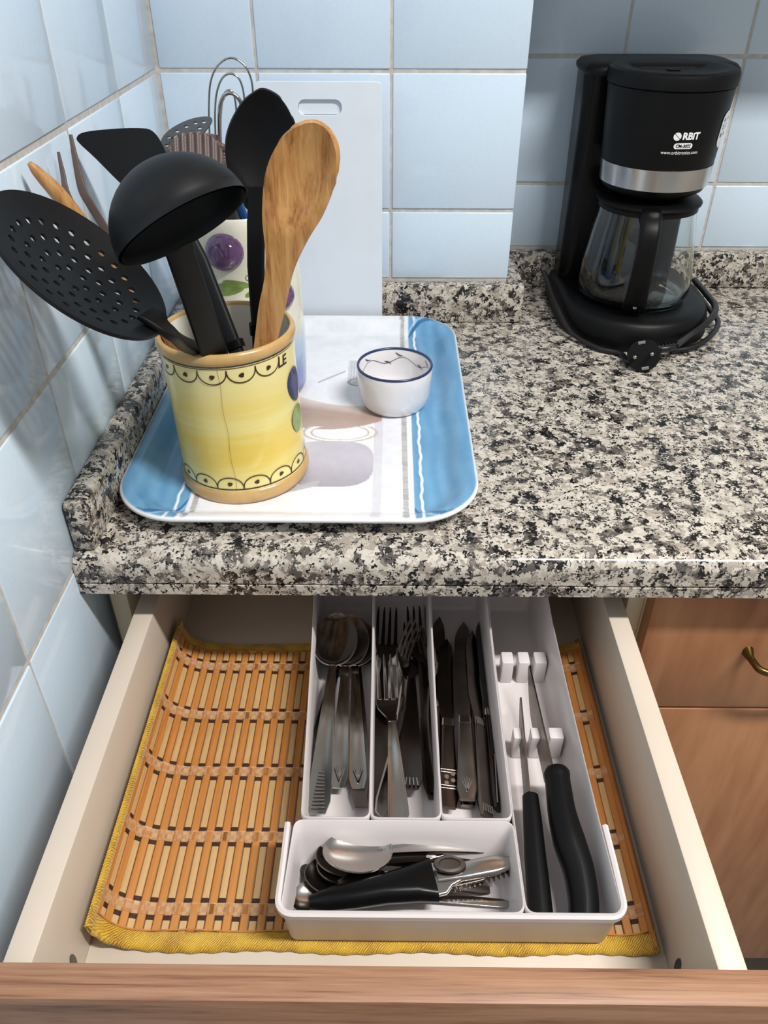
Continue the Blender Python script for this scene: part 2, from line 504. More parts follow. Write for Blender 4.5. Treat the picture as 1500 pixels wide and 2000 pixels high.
zs_full = [ZFLOOR+0.01] + [ZA + P*k for k in range(-7, 6)]
zs_up = [0.051] + [ZA + P*k for k in range(-1, 6)]
floor = structure('floor', (-0.03, 2.4, -2.2, 0.70, ZFLOOR-0.05, ZFLOOR), 'floor')
wl = structure('wall_left', (-0.08, -0.0012, -2.2, 0.70, ZFLOOR, ZCEIL), 'grout')
tiling(wl, (0, 0, 0), (0, -1, 0), (0, 0, 1), (1, 0, 0), [-(YP-0.001)] + [-(YP-P*k) for k in range(1, 9)], zs_full, gw=0.0052)
wp = structure('wall_pillar', (-0.0012, XE-0.0012, YP+0.0012, 0.70, ZFLOOR, ZCEIL), 'grout')
X1 = 0.1129
tiling(wp, (0, YP, 0), (1, 0, 0), (0, 0, 1), (0, -1, 0), [0.001, X1, X1+P, XE+0.0012], zs_up)
tiling(wp, (XE, 0, 0), (0, 1, 0), (0, 0, 1), (1, 0, 0), [YP+0.001, YR], zs_up)
wb = structure('wall_back', (XE-0.0012, 2.4, YR+0.0012, 0.70, ZFLOOR, ZCEIL), 'grout')
tiling(wb, (0, YR, 0), (1, 0, 0), (0, 0, 1), (0, -1, 0), [XE, 0.559, 0.711, 0.711+P, 0.711+2*P, 0.711+3*P], zs_up)

# wall cabinet over the alcove, above the picture: it shades the upper tiles there
wc = thing('wall_cabinet', 'wood-fronted wall cabinet hanging over the alcove with the coffee maker', 'cabinet', (0.80, 0.49, 0.566))
for nm, a_, mt_ in (('body', (-0.358, 0.45, -0.132, 0.149, 0.0, 0.70), 'carcass'), ('door', (-0.356, 0.045, -0.152, -0.1325, -0.002, 0.70), 'veneer'), ('door', (0.048, 0.45, -0.152, -0.1325, -0.002, 0.70), 'veneer')):
    V, F = rbox(*a_, bev=0.001); obj(nm, V, F, mt_, wc)

# ------------------------------------------------------------------ worktop
wt = thing('granite_worktop', 'speckled grey and beige granite worktop with upstands along the tiled walls', 'worktop')
def extrude_x(prof, x0, x1):
    return loft([[(x0, y, z) for y, z in prof], [(x1, y, z) for y, z in prof]])
arc = [(0.014-0.014*math.sin(a), -0.014+0.014*math.cos(a)) for a in [PI/2*k/7 for k in range(8)]]
V, F = extrude_x([(YR, 0), *arc, (0.0, -0.0265), (0.0025, -0.0278), (YR, -0.0278)], 0.0, 1.6)
obj('slab', V, F, 'granite', wt, sharp=50)
V, F = extrude_x([(0.0025, -0.0280), (0.0, -0.0290), (0.0, -0.0395), (0.0012, -0.0408), (0.03, -0.0408), (0.03, -0.0280)], 0.0, 1.6)
obj('edge_strip', V, F, 'granite', wt)
def upstand(a, bev=0.004): box('upstand', a, 'granite', wt, bev)
upstand((0.0005, 0.0205, 0.0085, YP-0.0205, 0.0002, 0.050), 0.005)
upstand((0.0005, XE+0.0205, YP-0.0203, YP-0.0005, 0.0002, 0.050), 0.003)
upstand((XE+0.0005, XE+0.0204, YP-0.0003, YR-0.0205, 0.0002, 0.0498), 0.003)
upstand((XE+0.0005, 1.6, YR-0.0203, YR-0.0005, 0.0002, 0.050), 0.003)

# ------------------------------------------------------------------ cabinets
cb = thing('base_cabinet', 'cream base cabinet behind the pulled-out drawer against the tiled wall', 'cabinet', (0.25, 0.3, ZFLOOR))
def cpart(name, a, mat, parent, bev=0.001):
    o = box(name, a, mat, parent, bev); o.matrix_parent_inverse = Matrix.Translation(parent.location).inverted(); return o
cpart('side_panel', (0.0055, 0.0215, 0.040, 0.60, ZFLOOR+0.10, -0.0412), 'carcass', cb)
cpart('side_panel', (0.4895, 0.5048, 0.040, 0.60, ZFLOOR+0.10, -0.0412), 'carcass', cb)
cpart('bottom_panel', (0.0215, 0.4895, 0.040, 0.60, ZFLOOR+0.10, ZFLOOR+0.118), 'carcass', cb)
cpart('rail', (0.0215, 0.4895, 0.30, 0.60, -0.060, -0.0412), 'carcass', cb)
cpart('plinth', (0.0055, 0.5048, 0.085, 0.10, ZFLOOR, ZFLOOR+0.10), 'dark_gap', cb)
cpart('door', (0.008, 0.503, 0.020, 0.038, -0.745, -0.2125), 'veneer', cb, 0.0015)

cr = thing('base_cabinet', 'closed wood-fronted cabinet with brass handle right of the open drawer', 'cabinet', (0.65, 0.3, ZFLOOR))
cpart('side_panel', (0.5052, 0.521, 0.040, 0.60, ZFLOOR+0.10, -0.0412), 'carcass', cr)
cpart('side_panel', (1.009, 1.025, 0.040, 0.60, ZFLOOR+0.10, -0.0412), 'carcass', cr)
cpart('bottom_panel', (0.521, 1.009, 0.040, 0.60, ZFLOOR+0.10, ZFLOOR+0.118), 'carcass', cr)
cpart('plinth', (0.5052, 1.025, 0.085, 0.10, ZFLOOR, ZFLOOR+0.10), 'dark_gap', cr)
dfr = cpart('drawer_front', (0.5055, 0.8040, 0.020, 0.0385, -0.2065, -0.046), 'veneer', cr, 0.0015)
cpart('door', (0.5055, 0.8040, 0.020, 0.0385, -0.745, -0.2095), 'veneer', cr, 0.0015)
cpart('door', (0.8065, 1.0245, 0.020, 0.0385, -0.745, -0.046), 'veneer', cr, 0.0015)
hp = at_y(1460, 1272, 0.02); hx, hz = hp.x, hp.z
pts = smooth_path([(hx, 0.0215, hz), (hx+0.001, 0.008, hz-0.001), (hx+0.010, -0.004, hz-0.003), (hx+0.05, -0.008, hz-0.004), (hx+0.09, -0.004, hz-0.003), (hx+0.099, 0.008, hz-0.001), (hx+0.10, 0.0215, hz)], 6)
wd = [0.013-0.006*min(1, (1-abs(i/(len(pts)-1)*2-1))*4) for i in range(len(pts))]
V, F = bar(pts, [w*0.8 for w in wd], [w*1.05 for w in wd], Vector((0, 0, 1)), 0.45)
o = obj('handle', V, F, 'brass', dfr)
tag(o, 'aged brass bow handle')

# ------------------------------------------------------------------ open drawer
ZT, ZB = -0.0755, -0.163      # top of the sides, drawer floor
DL, DR, TH = 0.0355, 0.4825, 0.0180
DF, DB = -0.2885, 0.162
dw = thing('open_drawer', 'pulled-out cream kitchen drawer with wood front holding the cutlery tray', 'drawer', (0.26, -0.06, ZB))
def dpart(name, a, mat, bev=0.001):
    o = box(name, a, mat, dw, bev); o.matrix_parent_inverse = Matrix.Translation(dw.location).inverted(); return o
dpart('side_panel', (DL, DL+TH, DF, DB, ZB-0.012, ZT), 'cream', 0.0012)
dpart('side_panel', (DR-TH, DR, DF, DB, ZB-0.012, ZT), 'cream', 0.0012)
dpart('back_panel', (DL+TH, DR-TH, DB-0.016, DB, ZB-0.012, ZT-0.01), 'cream')
dpart('bottom_panel', (DL+TH, DR-TH, DF, DB-0.016, ZB-0.006, ZB), 'cream', 0.0004)
fr = dpart('drawer_front', (0.0045, 0.5035, DF-0.0205, DF-0.0002, -0.232, -0.0690), 'veneer_edge', 0.0012)
for x, s in ((DL+TH, 1), (DR-TH, -1)):      # recessed fixing holes near the front
    c = at_x(143 if s > 0 else 1324, 1880 if s > 0 else 1888, x)
    V, F = lathe([(0.0001, 0.0), (0.0042, 0.0), (0.0048, 0.0006), (0.0048, 0.0012)], 14)
    V = [Vector((x + s*(0.0002+v.z*0.3), c.y+v.x*0.75, c.z+v.y*2.0)) for v in V]
    V, F = fix(V, F); o = obj('fixing_cap', V, F, 'steel_dark', dw); o.matrix_parent_inverse = Matrix.Translation(dw.location).inverted()

# ================================================================== THINGS ON THE WORKTOP
# ------------------------------------------------------------------ serving tray
TX0, TX1, TY0, TY1 = 0.0212, 0.3475, 0.0315, 0.4700
tray = thing('serving_tray', 'blue and white melamine serving tray with a painted jug, under the yellow crock', 'tray', ((TX0+TX1)/2, (TY0+TY1)/2, 0))
cx, cy = (TX0+TX1)/2, (TY0+TY1)/2; hw, hh = (TX1-TX0)/2, (TY1-TY0)/2
NA = 720
def rr_ring(ins, z, rc):
    """rounded-rectangle ring, NA points placed by angle so that rings line up"""
    r = max(rc, 0.002); w, h = hw-ins, hh-ins; r = min(r, w, h); out = []
    segs = []
    pts = []
    for qx, qy, a0 in ((1, 1, 0), (-1, 1, PI/2), (-1, -1, PI), (1, -1, 1.5*PI)):
        for k in range(NA//8): th = a0+PI/2*k/(NA//8-1); pts.append((qx*(w-r)+r*math.cos(th), qy*(h-r)+r*math.sin(th)))
        nx, ny = {(1, 1): (-1, 1), (-1, 1): (-1, -1), (-1, -1): (1, -1), (1, -1): (1, 1)}[(qx, qy)]
        e = pts[-1]; th2 = a0+PI/2
        f = (nx*(w-r)+r*math.cos(th2), ny*(h-r)+r*math.sin(th2))
        for k in range(1, NA//8+1): t = k/(NA//8+1); pts.append((e[0]+(f[0]-e[0])*t, e[1]+(f[1]-e[1])*t))
    return [(x, y, z) for x, y in pts]
rings = [rr_ring(0.0005, 0.0145, 0.062), rr_ring(0.0, 0.0165, 0.062), rr_ring(0.0006, 0.0185, 0.062), rr_ring(0.003, 0.0190, 0.060), rr_ring(0.006, 0.0178, 0.058)]
for k in range(1, 11):
    t = k/10; rings.append(rr_ring(0.006+0.026*t, 0.0178-0.0138*(t*t*(3-2*t)), 0.058-0.024*t))
for k in range(1, 190):
    t = k/190
    rings.append([(x*(1-t), y*(1-t), 0.0040) for x, y, z in rr_ring(0.032, 0, 0.034)])
ntop = len(rings)
und = [rr_ring(0.0025, 0.0140, 0.060), rr_ring(0.012, 0.0100, 0.055), rr_ring(0.030, 0.0012, 0.036), rr_ring(0.034, 0.0004, 0.034)]
RV = []; RF = []
for r in und[::-1] + rings: RV += r
nr = len(und)+len(rings)
for i in range(nr-1):
    for k in range(NA): k2 = (k+1) % NA; RF.append((i*NA+k, i*NA+k2, (i+1)*NA+k2, (i+1)*NA+k))
RF.append(tuple(range(NA))[::-1])
RV.append((0, 0, 0.0040)); c = len(RV)-1
for k in range(NA): RF.append(((nr-1)*NA+k, (nr-1)*NA+(k+1) % NA, c))
to = obj('tray_body', RV, RF, 'tray_print', tray, sharp=180)
A = np.array(RV); X = A[:, 0]+cx; Y = A[:, 1]+cy; Z = A[:, 2]
def lin(r, g, b): return np.array(srgb(r, g, b)[:3])
Cc = np.tile(lin(236, 237, 241), (len(A), 1))
def put(mask, col, a=1.0):
    mask = np.clip(mask.astype(float)*a, 0, 1)[:, None]; Cc[:] = Cc*(1-mask)+np.asarray(col)*mask
wig = 0.0006*np.sin(Y*130)+0.0004*np.sin(Y*331+1)
sm = lambda e0, e1, v: np.clip((v-e0)/(e1-e0), 0, 1)
# faint woven greys at the far end, pale window bands
put((sm(.36, .43, Y)*(0.35+0.25*np.sin(Y*170)*np.sin(X*70))), lin(206, 214, 222))
put(((X > .2505) & (X < .2590) & (Y < .235)), lin(206, 206, 216), 0.75)
put(((X > .2590) & (X < .279) & (Y > .10) & (Y < .235)), lin(222, 224, 232), 0.7)
put(((X > .2600) & (X < .2800) & (Y < .10)), lin(238, 240, 246), 0.6)
# brown jug shoulder
ux, uy = (X-.215)/.052, (Y-.236)/.040
jug = (np.abs(uy-0.35*ux*ux+.1) < (0.62-0.22*ux)) & (ux > -1.1) & (ux < .82)
put(jug, lin(172, 148, 136), 1.0); put(jug*sm(.1, .75, uy+0.3*ux), lin(236, 226, 218), 0.9)
put(jug*sm(-.1, -.7, uy), lin(196, 176, 166), 0.5)
# pale handle loop
rr = np.hypot((X-.2150)/.034, (Y-.2000)/.017); put((np.abs(rr-1) < .16) & (Y < .212), lin(196, 190, 186)); put((np.abs(rr-0.98) < .08) & (Y < .212), lin(240, 238, 236))
# lavender jug body
ex, ey = (X-.208)/.043, (Y-.142)/.041
body = ((np.abs(ex)**3+np.abs(ey)**3) < 1) & (X < .2505); put(body, lin(196, 192, 204)); put(body*sm(.1, -.9, ey), lin(158, 154, 164), 0.75); put(body*sm(.3, 1, -ex)*sm(-.3, .6, ey), lin(228, 226, 234), 0.8)
sh = (np.abs((Y-.093)-(X-.165)*0.42) < .0045) & (X > .14) & (X < .200); put(sh, lin(186, 184, 190), 0.9)
# little striped glass, its spoon and saucer near the cup
gl = (X > .2175) & (X < .2400) & (Y > .318) & (Y < .368); put(gl, lin(168, 172, 180), 0.8); put(gl & (np.sin(X*1900) > 0.2), lin(226, 228, 232), 0.8)
rr = np.hypot((X-.236)/.018, (Y-.312)/.011); put((rr < 1), lin(212, 212, 206)); put((np.abs(rr-.95) < .1), lin(160, 158, 152))
st = (np.abs((Y-.322)-(X-.196)*0.95) < .0022) & (X > .184) & (X < .214); put(st, lin(190, 188, 190))
# border stripes and blue ends
for xs, s in ((.2815, 1), (.0900, -1)):
    put(np.abs(X-xs) < .0026, lin(178, 176, 172), 0.85); put((np.abs(X-xs) < .0026) & (np.sin(Y*900+np.sin(Y*333)*3) > 0.3), lin(150, 148, 144), 0.5)
blue = np.clip((X-.2892)/.0012+.5, 0, 1)+np.clip((.0835-X)/.0012+.5, 0, 1)
g = 0.5+0.5*np.sin(X*420+np.sin(Y*60)*0.8)
put(blue, lin(96, 150, 190)); put(blue*g, lin(120, 172, 208), 0.5); put(blue*sm(.3, 1, np.sin(Y*38+X*25)), lin(82, 136, 178), 0.4)
put(np.clip(1.8-np.minimum(np.abs(X-.2965-wig), np.abs(X-.0740-wig))/.0009, 0, 1), lin(240, 244, 248))
for ccx, ccy, sy in ((.316, .100, -1), (.052, .100, -1), (.316, .402, 1), (.052, .402, 1)):
    d1 = np.hypot((X-ccx)/.034, (Y-ccy)/.060); d2 = np.hypot((X-ccx)/.034, (Y-ccy+sy*.007)/.060)
    put(blue * ((d1 < 1) & (d2 > 1) & ((Y-ccy)*sy > 0)), lin(52, 108, 158)); put(blue * ((np.abs(d1-1.05) < .03) & ((Y-ccy)*sy > .02)), lin(150, 192, 222), 0.8)
rimw = np.maximum(np.abs(A[:, 0])/hw, np.abs(A[:, 1])/hh)
idx = np.arange(len(A))//NA
put((idx < len(und)+3), lin(240, 242, 245))
at = to.data.color_attributes.new('print', 'FLOAT_COLOR', 'POINT')
at.data.foreach_set('color', np.concatenate([Cc, np.ones((len(A), 1))], 1).astype(np.float32).ravel())

# ------------------------------------------------------------------ yellow utensil crock
CX, CY, CZ0 = 0.1270, 0.1310, 0.0042
CH = 0.1375
crock = thing('utensil_crock', 'yellow hand-painted ceramic crock full of kitchen utensils on the tray', 'crock', (CX+0.0020, CY, CZ0))
crock.scale = (1.0, 1.0, 1.06); crock.rotation_euler = (0, -0.026, 0)
RO = 0.0575
V, F = lathe([(0.0001, 0.0065), (0.0535, 0.0065), (0.0540, 0.012), (0.0540, 0.128), (0.0548, 0.1290), (RO, 0.1285), (RO, 0.125), (RO, 0.016), (RO, 0.012), (0.0001, 0.012)][:0] +
             [(RO, 0.0125), (RO-0.0004, 0.04), (RO-0.0006, 0.08), (RO, 0.1265)], 96)
F = [f for f in F if len(f) == 4]
obj('painted_wall', V, F, 'crock', crock, sharp=180)
V, F = lathe([(RO-0.0005, 0.1275), (RO+0.0012, 0.1285), (RO+0.0022, 0.1310), (RO+0.0018, 0.1350), (RO+0.0004, CH-0.0004), (RO-0.0014, CH), (RO-0.0030, CH-0.0010), (RO-0.0036, 0.132), (RO-0.0036, 0.1262)], 96, closed=True)
obj('rim', V, F, 'tan_glaze', crock, sharp=180)
V, F = lathe([(RO-0.006, 0.0), (RO-0.001, 0.0), (RO+0.0016, 0.0010), (RO+0.0026, 0.0045), (RO+0.0022, 0.0100), (RO-0.0005, 0.0130), (RO-0.006, 0.0130)], 96, closed=True)
obj('foot_ring', V, F, 'tan_glaze', crock, sharp=180)
V, F = lathe([(RO-0.0035, 0.1345), (RO-0.0042, 0.12), (RO-0.0042, 0.012), (RO-0.010, 0.0075), (0.0001, 0.0070)], 96)
F = [f[::-1] for f in F if len(f) <= 4]
obj('lining', V, F, 'cream_glaze', crock, sharp=180)
ang0 = -PI/2
def on_crock(s, z, off=0.0004):
    a = ang0 + s/RO; r = RO+off
    return Vector((r*math.cos(a), r*math.sin(a), z))
parts = []
n = 15; wv = 2*PI*RO/n
for k in range(n):
    for zb, sg, hgt in ((0.1245, -1, 0.0115), (0.0150, 1, 0.0115)):
        if sg < 0 and k in (2, 3, 4): continue
        s0 = (k+0.35)*wv
        parts.append(ribbon_on(on_crock, [(s0+wv*0.5*(1-math.cos(t)), zb+sg*hgt*math.sin(t)**0.8) for t in [PI*i/16 for i in range(17)]], 0.00100))
        parts.append(blob_on(on_crock, s0+wv*.5, zb+sg*0.0052, 0.0023, 0.0019, 0.3, 10, .15))
parts.append(ribbon_on(on_crock, [(2*PI*RO*i/96, 0.0146) for i in range(97)], 0.0012))
parts.append(ribbon_on(on_crock, [(2*PI*RO*i/96, 0.1258) for i in range(97)], 0.0006))
parts.append(ribbon_on(on_crock, [(0.0015+0.0007*math.sin(i*.8), 0.014+i*0.00555) for i in range(21)], 0.00022))
V, F = join(*parts); obj('painted_border', V, F, 'brown_ink', crock, smooth=False)
tv, tf = text_mesh('LE', 0.0120, 0.1, 0.0003)
obj('painted_letters', [on_crock(x+0.0605, y+0.1185) for x, y in tv], tf, 'brown_ink', crock, smooth=False)
V, F = join(blob_on(lambda s, z: on_crock(s, z, 0.0006), 0.0765, 0.092, 0.0115, 0.0155, 0.15, 24, .05)); obj('painted_plum', V, F, 'navy', crock)
V, F = join(blob_on(lambda s, z: on_crock(s, z, 0.0006), 0.0760, 0.060, 0.0105, 0.0125, -0.15, 24, .05)); obj('painted_leaf', V, F, 'leaf', crock)

# ------------------------------------------------------------------ small cup
cup = thing('ramekin_cup', 'small white cup with blue rim and sprig pattern inside, standing on the tray', 'cup', (0.2712, 0.2615, 0.0042))
prof = [(0.0001, 0.0012), (0.0255, 0.0012), (0.0262, 0.0), (0.0305, 0.0), (0.0328, 0.0018), (0.0366, 0.0075), (0.0388, 0.018), (0.0398, 0.033), (0.0402, 0.0466), (0.0397, 0.0478), (0.0386, 0.0478), (0.0378, 0.0466), (0.0374, 0.033), (0.0364, 0.018), (0.0335, 0.0085), (0.0255, 0.0048), (0.0001, 0.0042)]
V, F = lathe(prof, 72); obj('cup_body', V, F, 'white_glaze', cup, sharp=60)
V, F = lathe([(0.0401, 0.0455), (0.0404, 0.0468), (0.0398, 0.04815), (0.0386, 0.04820), (0.0378, 0.0474), (0.0376, 0.0462)], 72)
F = [f for f in F if len(f) == 4]; obj('blue_rim', V, F, 'blue_ink', cup, sharp=180)
def in_cup(s, z):
    a = s/0.0372; r = 0.0368 + (z-0.034)*0.03
    return Vector((r*math.cos(a), r*math.sin(a), z))
parts = []
nw = 6; L = 2*PI*0.0372
parts.append(ribbon_on(in_cup, [(L*i/180, 0.0345+0.0036*math.sin(nw*2*PI*i/180)) for i in range(181)], 0.00055))
for k in range(nw):
    s = L*(k+.25)/nw
    for j in range(4): parts.append(ribbon_on(in_cup, [(s+0.001*j, 0.0395), (s+0.0035+0.0012*j, 0.0410+0.0008*(j-1.5)), (s+0.0062+0.001*j, 0.0413+0.0013*(j-1.5))], [0.0003, 0.0008, 0.0002]))
    s += L*.5/nw
    for j in range(3): parts.append(ribbon_on(in_cup, [(s+0.001*j, 0.0335), (s-0.003-0.001*j, 0.0315-0.0008*(j-1)), (s-0.0050-0.0006*j, 0.0305-0.0013*(j-1))], [0.0003, 0.0007, 0.0002]))
parts.append(blob_on(lambda x, y: Vector((x, y, 0.0049)), 0.000, 0.002, 0.014, 0.0065, 0.1, 24, .2))
parts.append(blob_on(lambda x, y: Vector((x, y, 0.0050)), -0.006, -0.006, 0.008, 0.004, 0.6, 18, .25))
V, F = join(*parts); obj('painted_sprigs', V, F, 'blue_ink', cup, smooth=False)

# ------------------------------------------------------------------ cutting board
board = thing('cutting_board', 'white plastic cutting board with a hand slot leaning on the blue tiles', 'cutting board', (0.184, 0.482, 0))
BW, BH = 0.1440, 0.2840
outer = [(p.x, p.y) for p in rrect(-BW/2, BW/2, 0, BH, 0.006, 5)]
slot = [(p.x, p.y) for p in rrect(-0.0235, 0.0260, 0.2500, 0.2660, 0.0075, 7)]
v2, f2 = cdt(outer, [slot]); f2 = orient(f2, v2)
V, F = thicken([Vector((x, 0, z)) for x, z in v2], f2, 0.0075)
o = obj('board_panel', V, F, 'board', board, sharp=30)
board.rotation_euler = (-math.radians(2.6), 0, 0); board.location = (0.1835, 0.4775, 0.0006)
V, F = rbox(-0.0230, 0.0255, 0.0042, 0.0072, 0.2505, 0.2655, 0); obj('grip_recess', V, F, 'board', board, smooth=False)
bv = o.modifiers.new('soft_edges', 'BEVEL'); bv.width = 0.0012; bv.segments = 2; bv.limit_method = 'ANGLE'

# ------------------------------------------------------------------ plum jar behind the crock
JX, JY = 0.1130, 0.3050
jar = thing('storage_jar', 'cream and blue ceramic jar with raised plums standing behind the yellow crock', 'jar', (JX, JY, 0.0042))
JH = 0.198
prof = [(0.0001, 0.004), (0.050, 0.002), (0.0525, 0.0), (0.0560, 0.0008), (0.0580, 0.006), (0.0595, 0.03), (0.0600, 0.07), (0.0592, 0.12), (0.0570, 0.160), (0.0535, 0.185), (0.0520, JH-0.002), (0.0505, JH), (0.0485, JH-0.002), (0.0490, 0.185), (0.0540, 0.15), (0.0555, 0.07), (0.0540, 0.012), (0.0001, 0.010)]
prof2 = []
for (r0, z0), (r1, z1) in zip(prof[:-1], prof[1:]):
    m = 1 if abs(z1-z0) < 0.012 else int(abs(z1-z0)/0.004)
    for k in range(m): prof2.append((r0+(r1-r0)*k/m, z0+(z1-z0)*k/m))
prof2.append(prof[-1])
V, F = lathe(prof2, 72); o = obj('jar_body', V, F, 'jar_glaze', jar, sharp=70)
a = np.array([tuple(v) for v in V]); Cc = np.tile(lin(236, 232, 214), (len(a), 1)); zz = a[:, 2]; ang = np.arctan2(a[:, 1], a[:, 0])
put(sm(.075, .050, zz+0.008*np.sin(ang*5)), lin(170, 196, 222)); put(sm(.045, .02, zz+0.006*np.sin(ang*7+1)), lin(128, 142, 196)); put(sm(.012, .006, zz), lin(70, 66, 122))
put((sm(.05, .03, np.hypot(a[:, 0], a[:, 1]))), lin(232, 228, 214))
at = o.data.color_attributes.new('print', 'FLOAT_COLOR', 'POINT'); at.data.foreach_set('color', np.concatenate([Cc, np.ones((len(a), 1))], 1).astype(np.float32).ravel())
def ball(c, rx, ry, rz, seg=24):
    V, F = lathe([(math.sin(PI*k/12)+1e-5, -math.cos(PI*k/12)) for k in range(13)], seg)
    return [Vector((c[0]+v.x*rx, c[1]+v.y*ry, c[2]+v.z*rz)) for v in V], F
def on_jar(a_deg, z, r): a = math.radians(a_deg); return Vector((r*math.cos(a), r*math.sin(a), z))
for a_deg, z, s in ((-97, 0.168, 0.0195), (-40, 0.118, 0.0175), (-152, 0.118, 0.0175)):
    c = on_jar(a_deg, z, 0.0500); V, F = ball(c, s, s, s*0.95); obj('plum', V, F, 'plum', jar, sharp=180)
def jsurf(s, z):
    r = float(np.interp(z, [p[1] for p in prof[5:11]], [p[0] for p in prof[5:11]]))+0.0006; a = s/0.058; return Vector((r*math.cos(a), r*math.sin(a), z))
s0 = math.radians(-97)*0.058
parts = [blob_on(jsurf, s0+dx, 0.136+dz, 0.014, 0.0034, rt, 14) for dx, dz, rt in ((-0.004, 0, .12), (0.010, 0.003, -.15), (0.004, -0.004, .25), (0.030, -0.004, .4))]
V, F = join(*parts); obj('painted_leaf', V, F, 'leaf', jar)
V, F = ribbon_on(jsurf, [(s0+0.022+0.004*math.cos(t)*(1-t/9), 0.1440+0.004*math.sin(t)*(1-t/9)) for t in [i*.4 for i in range(16)]], 0.0006); obj('painted_tendril', V, F, 'plum', jar, smooth=False)

# ------------------------------------------------------------------ coffee maker
KX, KY = 0.5805, 0.5000
coffee = thing('coffee_maker', 'black drip coffee maker with steel band and glass jug in the corner', 'coffee maker', (KX, KY, 0))
def dshape(hw_, front, back, z, r=0.02, dx=0.0):
    """outline open to the back with a round front"""
    pts = []
    for k in range(25):
        a = PI + PI*k/24; pts.append((dx+hw_*math.cos(a), front+hw_ + hw_*math.sin(a), z))
    for k in range(6):
        a = PI/2*k/5; pts.append((dx+hw_-r+r*math.cos(a), back-r+r*math.sin(a), z))
    for k in range(6):
        a = PI/2+PI/2*k/5; pts.append((dx-hw_+r+r*math.cos(a), back-r+r*math.sin(a), z))
    return pts
DXB = 0.0025
base = [dshape(0.0945, -0.1005, 0.110, 0.0005, dx=DXB), dshape(0.0965, -0.1020, 0.111, 0.003, dx=DXB), dshape(0.0955, -0.1005, 0.111, 0.020, dx=DXB), dshape(0.0930, -0.0970, 0.110, 0.031, dx=DXB), dshape(0.0895, -0.0925, 0.108, 0.0355, dx=DXB), dshape(0.0800, -0.0800, 0.10, 0.0365, dx=DXB)]
V, F = loft(base); obj('base', V, F, 'black_plastic', coffee, sharp=50)
V, F = lathe([(0.066, 0.0355), (0.066, 0.0382), (0.064, 0.0390), (0.0001, 0.0390)], 48); obj('hot_plate', V, F, 'black_gloss', coffee)
def rsec(x0, x1, y0, y1, z, r): return [(p.x, p.y, z) for p in rrect(x0, x1, y0, y1, r, 7)]
xl, xr = -0.0850, 0.0700
V, F = loft([rsec(xl, xr, 0.052, 0.111, 0.030, 0.018), rsec(xl, xr, 0.050, 0.111, 0.060, 0.018), rsec(xl, xr, 0.047, 0.112, 0.150, 0.018), rsec(xl-0.001, xr+0.001, 0.042, 0.112, 0.200, 0.018), rsec(xl-0.002, xr+0.002, 0.040, 0.112, 0.2860, 0.018)])
obj('water_tank', V, F, 'black_gloss', coffee, sharp=50)
V, F = loft([rsec(xl-0.004, xr+0.018, 0.020, 0.115, 0.2860, 0.022), rsec(xl-0.005, xr+0.019, 0.019, 0.116, 0.2885, 0.022), rsec(xl-0.005, xr+0.019, 0.019, 0.116, 0.2925, 0.022), rsec(xl-0.001, xr+0.015, 0.023, 0.112, 0.2970, 0.022), rsec(xl+0.010, xr+0.005, 0.035, 0.102, 0.2990, 0.018)])
obj('tank_lid', V, F, 'black_plastic', coffee, sharp=50)
RB = lambda z: 0.0625 + (z-0.180)*(0.0700-0.0625)/0.106
V, F = lathe([(0.030, 0.1660), (0.050, 0.1690), (0.0585, 0.1740), (RB(0.180)-0.0012, 0.1800), (RB(0.1805)-0.0003, 0.1803)], 72); F = [f for f in F if len(f) == 4]
V2, F2 = lathe([(RB(0.2035)-0.0003, 0.2033), (RB(0.204), 0.2040), (RB(0.240), 0.2400), (RB(0.2780), 0.2825), (RB(0.28)-0.002, 0.2840), (0.0001, 0.2845)], 72)
V3, F3 = lathe([(0.0001, 0.1655), (0.032, 0.1660)], 72)
V, F = join((V, F), (V2, F2), (V3, [f for f in F3 if len(f) < 20])); V, F = fix(V, F); obj('filter_housing', V, F, 'black_plastic', coffee, sharp=40)
V, F = lathe([(RB(0.180)-0.004, 0.1800), (RB(0.180)+0.0004, 0.1803), (RB(0.2035)+0.0004, 0.2033), (RB(0.2035)-0.004, 0.2036)], 96, closed=True); obj('steel_band', V, F, 'band', coffee, sharp=40)
V, F = lathe([(0.0001, 0.2945), (0.036, 0.2945), (0.046, 0.2962), (0.056, 0.2992), (0.0660, 0.2998), (0.0702, 0.2978), (0.0712, 0.2945), (0.0710, 0.2840), (0.0690, 0.2830), (0.0001, 0.2830)], 72)
lid = obj('basket_lid', V, F, 'black_plastic', coffee, sharp=40)
V, F = rbox(-0.007, 0.007, -0.003, 0.003, 0.2945, 0.2962, 0.0005); obj('lid_mark', V, F, 'black_gloss', lid)
